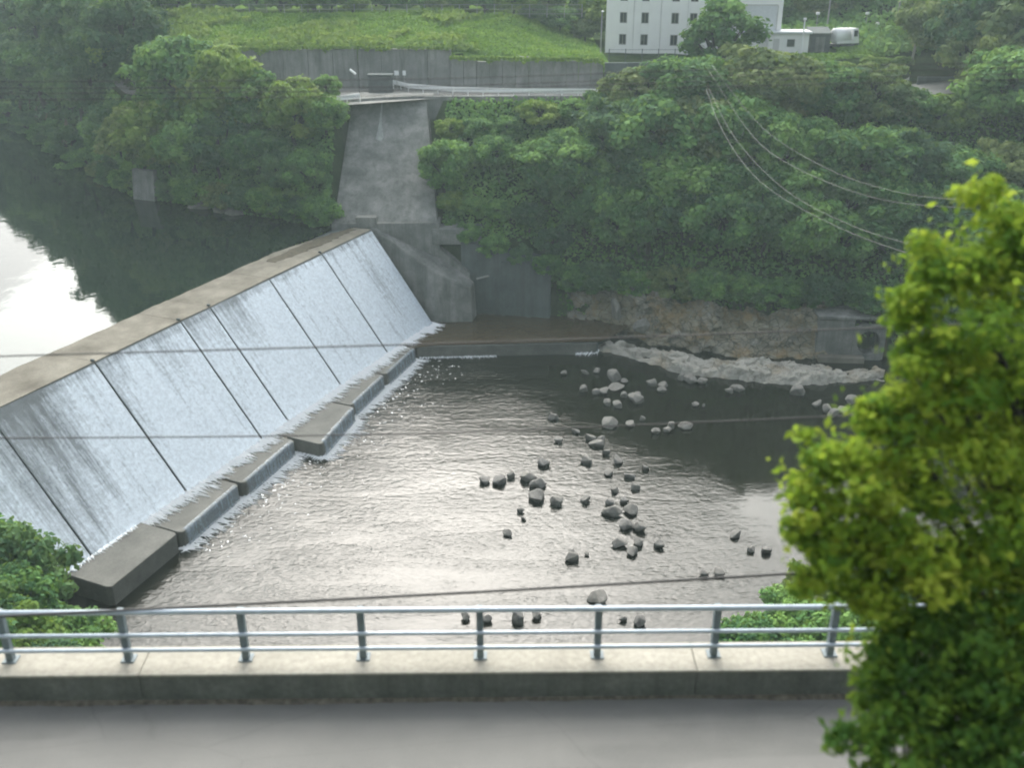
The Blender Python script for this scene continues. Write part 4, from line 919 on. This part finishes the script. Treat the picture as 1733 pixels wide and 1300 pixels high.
# ---- wooded hill, upper left
hl = []
for i in range(46):
    x = -54 - (i % 12) * 8.2 - rn.uniform(0, 3); kf = kn_at(x)[0]; r = i // 12
    y = kf[1][0] + 0.3 + r * 9 + rn.uniform(-1.5, 1.5); hl.append((x, y, rn.uniform(11.5, 16) - (3 if r == 0 else 0), ['dark0', 'dark1', 'bank1', 'dark0', 'dark1', 'dark0', 'olive0'][i % 7], rn.uniform(0.95, 1.25)))
for r in range(4):
    sub = hl[r * 12:(r + 1) * 12]
    row(sub, ['in the water edge row', 'in the second row', 'in the third row', 'in the highest row'][r] + ' of the left hill', 'trees on the wooded hill at upper left')
row([(-47.5, 129.5, 11, 'dark0', 1.1), (-53, 136, 13, 'dark1', 1.2), (-50, 141, 12, 'dark0', 1.1), (-56, 146, 15, 'dark0', 1.1), (-60, 143, 13, 'dark1', 1.2)], 'at the left end of the retaining wall', 'dark trees at the end of the retaining wall')
# ---- behind the terrace
tb = []
for i in range(15):
    x = -46 + i * 4.3 + rn.uniform(-1, 1); tb.append((x, 153 + rn.uniform(0, 6) + (4 if 4 < i < 9 else 0), rn.uniform(6, 11) if not (4 < i < 9) else rn.uniform(4, 7), ['bank1', 'dark0', 'olive0', 'dark1', 'lime0'][i % 5], rn.uniform(1.0, 1.3)))
row(tb, 'behind the terrace fence', 'trees behind the terrace fence')
tb = []
for i in range(9): tb.append((14 + i * 7.5 + rn.uniform(-1, 1), 172 + rn.uniform(0, 8), rn.uniform(7, 10), ['bank1', 'lime0', 'olive0', 'bank0', 'lime1'][i % 5], 1.3))
row(tb, 'behind the white buildings', 'trees behind the white buildings')

hd = [(-47 + i * 3.6 + rn.uniform(-.5, .5), 149.2 + rn.uniform(0, 2), rn.uniform(2.6, 4.2), ['bank0', 'lime0', 'dark0', 'bank2', 'olive0', 'lime1'][i % 6], 1.5) for i in range(17)]
row(hd, 'in the hedge behind the fence', 'hedge bushes behind the terrace fence', 'bush', 'bush')
hd = [(36 + i * 4.2, 160 + rn.uniform(-4, 4), rn.uniform(4, 7), ['lime0', 'bank0', 'olive0', 'bank2', 'lime1'][i % 5], 1.4) for i in range(9)]
row(hd, 'on the slope behind the truck', 'bushes on the slope behind the yard', 'bush', 'bush')
# ---- near bank bushes
def pix_tree(px, py, Y, h, kind, label, wide=1.0, group=None, name='bush', cat='bush'):
    """crown centre seen at the given ray at depth Y; base on the ground below it"""
    p = atY(px, py, Y); gz = ground(p.x, Y, False); return tree(kind, p.x, Y, max(h, p.z - gz + h * 0.45), label, group, name, wide, cat=cat)
GL = 'bushes on the near bank at lower left'
row([(-29.5, 49.5, 7.4, 'dark0', 1.0), (-27.6, 45.5, 5.0, 'bank0', 1.1), (-31.5, 45.5, 6.5, 'bank1', 1.0), (-25.6, 47.2, 3.2, 'bank2', 1.2), (-33.0, 51.5, 7.6, 'bank1', 1.0), (-29.2, 41.5, 5.6, 'dark0', 1.1), (-26.2, 42.5, 4.2, 'lime0', 1.1), (-23.9, 43.5, 3.2, 'bank0', 1.1), (-23.0, 39.5, 3.6, 'dark0', 1.2), (-26.0, 37.5, 5.0, 'bank0', 1.1)], 'left of the sill blocks', GL, 'bush', 'bush')
GR = 'bushes on the near bank at lower right'
row([(8.2, 41.5, 2.4, 'lime0', 1.3), (10.6, 42.5, 3.0, 'bank0', 1.3), (13.2, 45.0, 3.6, 'bank2', 1.2), (15.8, 47.0, 4.0, 'bank0', 1.2), (12.0, 39.0, 3.0, 'lime1', 1.3), (15.0, 41.0, 3.6, 'bank1', 1.2), (18.5, 50.0, 4.4, 'olive0', 1.2), (18.5, 44.5, 4.2, 'bank2', 1.2), (22.5, 50, 4.8, 'bank0', 1.2)], 'beyond the rail at right', GR, 'bush', 'bush')

# ---- undergrowth and grass as stuff
def scatter(name, n, xr, yf, size, mat, up, test=None, lift=0.25, seed=1):
    rng = np.random.default_rng(seed); C_ = []
    while len(C_) < n:
        x = rng.uniform(*xr); y = yf(x, rng.random())
        if test and not test(x, y): continue
        C_.append((x, y, ground(x, y) + lift * rng.random()))
    C_ = np.array(C_); Nn = rng.normal(size=(n, 3)) * 0.6; Nn[:, 2] += up; Nn[:, 1] -= 0.5
    tn = np.array([0.5 + 0.45 * fbm(c[0], c[1], 0, 0.25) for c in C_]) + rng.normal(0, 0.13, n)
    me = leaf_mesh(name, C_, Nn, size * rng.uniform(0.6, 1.4, n), np.clip(tn, 0, 1), mat)
    return tag(link(bpy.data.objects.new(name, me)), kind='stuff')
def yb(x, r):
    kf = kn_at(x)[0]; o = -1.2 if x < -20 else (-1.6 if x > 5 else 0.2); return kf[1][0] + o + (kf[3][0] - kf[1][0] - 0.5 - o) * r
_noab = lambda x, y: not (-19.8 < x < -7.6 and y < 122.5) and not (-6 < x < 5 and y < 107.5)
scatter('undergrowth', 52000, (-60, 62), yb, 0.26, M['leaf_bank'], 0.7, _noab, 0.9, 2)
scatter('hill_undergrowth', 16000, (-130, -50), lambda x, r: kn_at(x)[0][1][0] - 2 + 47 * r, 0.5, M['leaf_dark'], 0.7, None, 1.2, 3)
scatter('bank_undergrowth', 12000, (-45, 40), lambda x, r: 15 + (kn_at(x)[1][6][0] - 15) * r, 0.22, M['leaf_bank'], 0.7, None, 0.6, 4)
def yg(x, r):
    kf = kn_at(x)[0]; return kf[5][0] + 0.6 + (kf[6][0] - kf[5][0] + 1) * r
scatter('slope_grass', 26000, (-50, 11.5), yg, 0.20, M['blade'], 0.5, None, 0.35, 5)
scatter('slope_weeds', 9000, (-50, -4), yg, 0.34, M['leaf_lime'], 0.4, lambda x, y: fbm(x, y, 4, 0.12) > -0.05 + 0.012 * (x + 30), 0.9, 8)
def ycr(x, r): return 125.6 + (x + 52) * 0.095 + 0.55 if x < -31 else (127.6 + (x + 31) * 0.083 + 0.55 if x < -19 else (128.6 - (x + 19) * 0.087 + 0.5 if x < -7.5 else 126.9 - (x + 7.5) * 0.06))
rngc = np.random.default_rng(5); cc = []
while len(cc) < 2600:
    x = rngc.uniform(-51, 11); g_ = fbm(x, 0, 9, 0.35); L_ = max(0.05, 0.25 + 1.4 * g_)
    cc.append((x, ycr(x, 0) - 0.35 * rngc.random(), (27.15 if x < -7.5 else 26.1) - L_ * rngc.random() ** 1.5 + 0.35 * rngc.random()))
cc = np.array(cc); nn_ = rngc.normal(size=(len(cc), 3)) * 0.5; nn_[:, 1] -= 1; nn_[:, 2] += 0.4
me = leaf_mesh('wall_creeper', cc, nn_, 0.22 * rngc.uniform(0.6, 1.4, len(cc)), np.clip(rngc.normal(0.5, 0.2, len(cc)), 0, 1), M['leaf_lime'])
tag(link(bpy.data.objects.new('wall_creeper', me)), kind='stuff')
scatter('yard_undergrowth', 12000, (36, 80), lambda x, r: 138 + 47 * r if x > 47 else 147 + 38 * r, 0.45, M['leaf_bank'], 0.6, lambda x, y: fbm(x, y, 2, 0.1) > -0.35, 1.2, 9)
scatter('yard_grass', 8000, (33, 60), lambda x, r: kn_at(x)[0][5][0] + 0.5 + 9 * r, 0.22, M['blade'], 0.5, lambda x, y: not (33 < x < 43 and y > 137), 0.4, 6)

# ------------------------------------------------------------------ near road, kerb and rail
KY = 12.8; SK = 0.012     # the kerb line drifts away a little to the right
def ky(x, off=0.0): return KY + off + SK * x
def strip(name, y0, y1, z0, z1, mat, parent=None, x0=-60, x1=60): return None
road = mesh_obj('road', [(-60, 6.6 + SK * -60, 29.45), (60, 6.6 + SK * 60, 29.45), (60, ky(60, 0.2), 29.45), (-60, ky(-60, 0.2), 29.45)], [(0, 1, 2, 3)], M['asphalt']); tag(road, kind='structure')
kb = empty('parapet_kerb', (0, KY, 29.45), math.atan(SK), 'long pale topped concrete parapet kerb along the near road', 'kerb')
for k in range(-6, 6):
    x0, x1 = k * 9 + 3.0, k * 9 + 11.99
    MB().box(((x0 + x1) / 2, 0.32, 0.20), (x1 - x0, 0.64, 0.66)).build('kerb_body', M['kerb_face'], kb)
    MB().box(((x0 + x1) / 2, 0.33, 0.55), (x1 - x0, 0.72, 0.045), bevel=0.012).build('kerb_cap', M['kerb_top'], kb)
# grit washed against the kerb
vs, fs = [], []; n = 700
for i in range(n + 1):
    x = -14 + 28 * i / n; w = 0.07 + 0.07 * fbm(x, 0, 1, 0.45, 3) + 0.02 * fbm(x, 3, 1, 3.0, 3)
    w = max(0.03, w)
    vs += [(x, ky(x, 0.02), 29.45 + 0.05), (x, ky(x, -w * 0.5), 29.45 + 0.028), (x, ky(x, -w), 29.454)]
for i in range(n): fs += [(3 * i, 3 * i + 1, 3 * i + 4, 3 * i + 3), (3 * i + 1, 3 * i + 2, 3 * i + 5, 3 * i + 4)]
tag(mesh_obj('roadside_grit', vs, fs, M['soil']), kind='stuff')
rl = empty('roadside_rail', (0, KY + 0.33, 30.02), math.atan(SK), 'blue grey steel railing with three pipes along the near road', 'railing')
for z, r in ((0.26, 0.034), (0.56, 0.034), (1.02, 0.046)): MB().tube([(-40, -0.06, z), (40, -0.06, z)], r, 12).build('pipe', M['steel'], rl, smooth=True)
for k in range(-20, 21):
    x = -0.52 + 1.92 * k
    if abs(x) > 20: continue
    p = MB().prism([(x - 0.055, -0.03), (x + 0.055, -0.03), (x + 0.055, 0.10), (x - 0.055, 0.10)], 0.0, 1.0).build('post', M['post'], rl, bevel=0.012)
    MB().box((x, 0.04, 0.012), (0.22, 0.2, 0.024)).build('base_plate', M['post'], p)

# ------------------------------------------------------------------ near tree on the right
rng = np.random.default_rng(21)
nt = empty('roadside_tree', (4.9, 7.6, 30.2), 0, 'large yellow green leafy tree close by at the right edge', 'tree')
cs, rs = [], []
BLOB = [(1690, 420, 9.4, .55), (1620, 480, 9.2, .5), (1740, 520, 9.4, .6), (1600, 570, 9.1, .44), (1660, 600, 9.2, .6), (1575, 650, 9.0, .45), (1740, 660, 9.2, .6), (1620, 700, 9.0, .55), (1500, 730, 8.9, .42),
        (1440, 800, 8.8, .38), (1560, 790, 8.9, .52), (1690, 790, 9.0, .6), (1380, 860, 8.7, .30), (1470, 880, 8.7, .4), (1600, 890, 8.8, .55), (1730, 900, 8.9, .6), (1400, 930, 8.6, .28), (1520, 960, 8.6, .42), (1650, 990, 8.7, .5),
        (1760, 1020, 8.7, .5), (1600, 1090, 8.5, .36), (1690, 1120, 8.5, .45), (1540, 1160, 8.4, .36), (1640, 1200, 8.3, .5), (1500, 1210, 8.3, .28), (1740, 1210, 8.3, .55), (1580, 1270, 8.2, .42), (1690, 1300, 8.1, .5), (1850, 700, 9.2, .9), (1880, 950, 9.0, .9), (1850, 1200, 8.6, .9), (1850, 480, 9.4, .8), (1600, 1380, 7.9, .5), (1750, 1420, 7.9, .6), (1400, 780, 8.8, .34), (1365, 830, 8.8, .22), (1360, 900, 8.7, .2), (1440, 960, 8.7, .34), (1490, 1030, 8.6, .34), (1380, 980, 8.6, .2), (1470, 1260, 8.1, .28), (1530, 1310, 8.0, .4), (1485, 700, 8.9, .26), (1560, 520, 9.1, .3), (1590, 440, 9.2, .34), (1700, 370, 9.4, .4), (1560, 1080, 8.5, .4), (1640, 1080, 8.6, .45)]
def near_crown(blobs, org, parent, mat, per, size):
    cs, rs, stray = [], [], []
    for (px, py, dist, r) in blobs:
        u, dy, dz = ray(px, py); c = np.array([u * dist, dy * dist, CAM_Z + dz * dist])
        for _ in range(6):
            d = rng.normal(size=3); d /= np.linalg.norm(d); cs.append(c + d * r * rng.uniform(0.3, 0.9) - np.array(org)); rs.append(r * rng.uniform(0.3, 0.6))
        stray.append(c - np.array(org) + rng.normal(size=(110, 3)) * r * np.array([0.5, 0.5, 0.38]))
    C_, Nn, S, T = clump_leaves(cs, rs, per, size, rng, 0.6, 0.6)
    X_ = np.concatenate(stray); k = len(X_); nx_ = rng.normal(size=(k, 3)) * 0.7; nx_[:, 2] += 0.6
    C_ = np.concatenate([C_, X_]); Nn = np.concatenate([Nn, nx_]); S = np.concatenate([S, size * rng.uniform(0.6, 1.5, k)]); T = np.concatenate([T, np.clip(rng.normal(0.5, 0.25, k), 0, 1)])
    me = leaf_mesh('crown', C_, Nn, S, T, mat, 0.5); link(bpy.data.objects.new('crown', me), parent); return cs
cs = near_crown([b for b in BLOB if b[1] < 1040], (4.9, 7.6, 30.2), nt, M['leaf_near'], 125, 0.050)
ns = empty('lower_foliage', (4.3, 7.0, 30.2), 0, 'darker green foliage under the yellow green tree at the lower right corner', 'shrub')
cs2 = near_crown([b for b in BLOB if b[1] >= 1040] + [(1480, 1130, 8.4, .22), (1560, 1230, 8.2, .3), (1640, 1150, 8.3, .4), (1710, 1060, 8.5, .4)], (4.3, 7.0, 30.2), ns, M['leaf_near_lower'], 120, 0.046)  # lower clumps of the tree outline, split off in a darker green
mb = MB()
for k in range(0, len(cs2), 4):
    c = cs2[k]; mb.tube([(0.02 * k - 0.5, 0, -0.8), tuple(c * 0.5 + np.array([0, 0.05, 0.2])), tuple(c)], [0.035, 0.02, 0.006], 5)
mb.build('stems', M['bark'], ns)
mb = MB(); mb.tube([(0, 0, -1.2), (0.1, 0, 1.5), (0.0, 0.2, 4.0), (0.15, 0.4, 6.6)], [0.16, 0.13, 0.10, 0.03], 10)
for k in range(0, len(cs), 5):
    c = cs[k]; z0 = max(0.5, c[2] * 0.75 - 0.4); mb.tube([(0.05, 0.1, z0), tuple(np.array([0.05, 0.1, z0]) * 0.45 + c * 0.55 + np.array([0, 0, 0.1])), tuple(c)], [0.045, 0.025, 0.008], 5)
mb.build('trunk', M['bark'], nt)

# ------------------------------------------------------------------ wires
def wire(pts, r, mat, label, ends=True):
    if ends:
        a, b = pts[0] + (pts[0] - pts[1]) * 1.6 * 0.3, pts[-1] + (pts[-1] - pts[-2]) * 0.5; pts = [a] + pts + [b]
    # smooth through the points
    out = []
    for i in range(len(pts) - 1):
        p0, p1, p2, p3 = pts[max(i - 1, 0)], pts[i], pts[i + 1], pts[min(i + 2, len(pts) - 1)]
        for k in range(6):
            t_ = k / 6; out.append(0.5 * ((2 * p1) + (p2 - p0) * t_ + (2 * p0 - 5 * p1 + 4 * p2 - p3) * t_ * t_ + (3 * p1 - p0 - 3 * p2 + p3) * t_ ** 3))
    out.append(pts[-1])
    return tag(MB().tube(out, r, 6).build('overhead_wire', M[mat], smooth=True), label, 'wire')
wire([atY(-120, 1050, 11.6), atY(0, 1044, 11.6), atY(800, 1003, 11.6), atY(1560, 958, 11.6), atY(1900, 940, 11.6)], 0.020, 'wire', 'thick black wire crossing low just above the roadside rail')
wire([atY(-120, 606, 13), atY(0, 603, 13), atY(950, 575, 13), atY(1733, 545, 13)], 0.011, 'wire', 'black wire crossing the middle of the weir face')
wire([atY(-120, 743, 13), atY(0, 742, 13), atY(700, 734, 13), atY(1400, 705, 13), atY(1733, 690, 13)], 0.010, 'wire', 'thin wire crossing the lower weir face and the boulders')
for i, (l, m_, r_, lab) in enumerate([(138, 133, 104, 'topmost'), (149, 146, 113, 'second from the top'), (158, 152, 124, 'third from the top'), (169, 161, 134, 'lowest')]):
    wire([atY(-120, l + 1, 16), atY(0, l, 16), atY(700, m_, 16), atY(1200, (m_ + r_) / 2 - 1, 16), atY(1733, r_, 16), atY(1850, r_ - 3, 16)], 0.006, 'wire', f'thin black wire across the far road, {lab} of the four')
for (pts, lab) in [([(1195, 150), (1225, 225), (1290, 310), (1420, 385), (1565, 438), (1700, 480)], 'lowest pale wire sagging over the wooded far bank'),
                   ([(1200, 150), (1245, 235), (1330, 322), (1450, 385), (1590, 425), (1720, 455)], 'second lowest pale wire sagging over the wooded far bank'),
                   ([(1200, 120), (1270, 225), (1340, 280), (1480, 335), (1650, 353), (1750, 360)], 'second highest pale wire sagging over the wooded far bank'),
                   ([(1205, 110), (1290, 215), (1400, 285), (1520, 325), (1650, 340), (1750, 346)], 'highest pale wire sagging over the wooded far bank')]:
    n = len(pts); wire([atY(x, y, 92 - 50 * i / (n - 1)) for i, (x, y) in enumerate(pts)], 0.013, 'wire_pale', lab, False)

# ------------------------------------------------------------------ thin tinted volume, added for the milky glare of the train window
hz = MB().box((0, 190, 60), (680, 540, 140)).build('glare_veil', M['foam']); hz.data.materials.clear()
hm = bpy.data.materials.new('glare_volume'); hm.use_nodes = True; hn = hm.node_tree
hn.nodes.remove(hn.nodes['Principled BSDF']); pv_ = hn.nodes.new('ShaderNodeVolumePrincipled')
pv_.inputs['Color'].default_value = (0.74, 0.93, 0.92, 1); pv_.inputs['Density'].default_value = 0.00055; pv_.inputs['Anisotropy'].default_value = 0.2
hn.links.new(pv_.outputs[0], hn.nodes['Material Output'].inputs['Volume']); hz.data.materials.append(hm); tag(hz, kind='stuff')
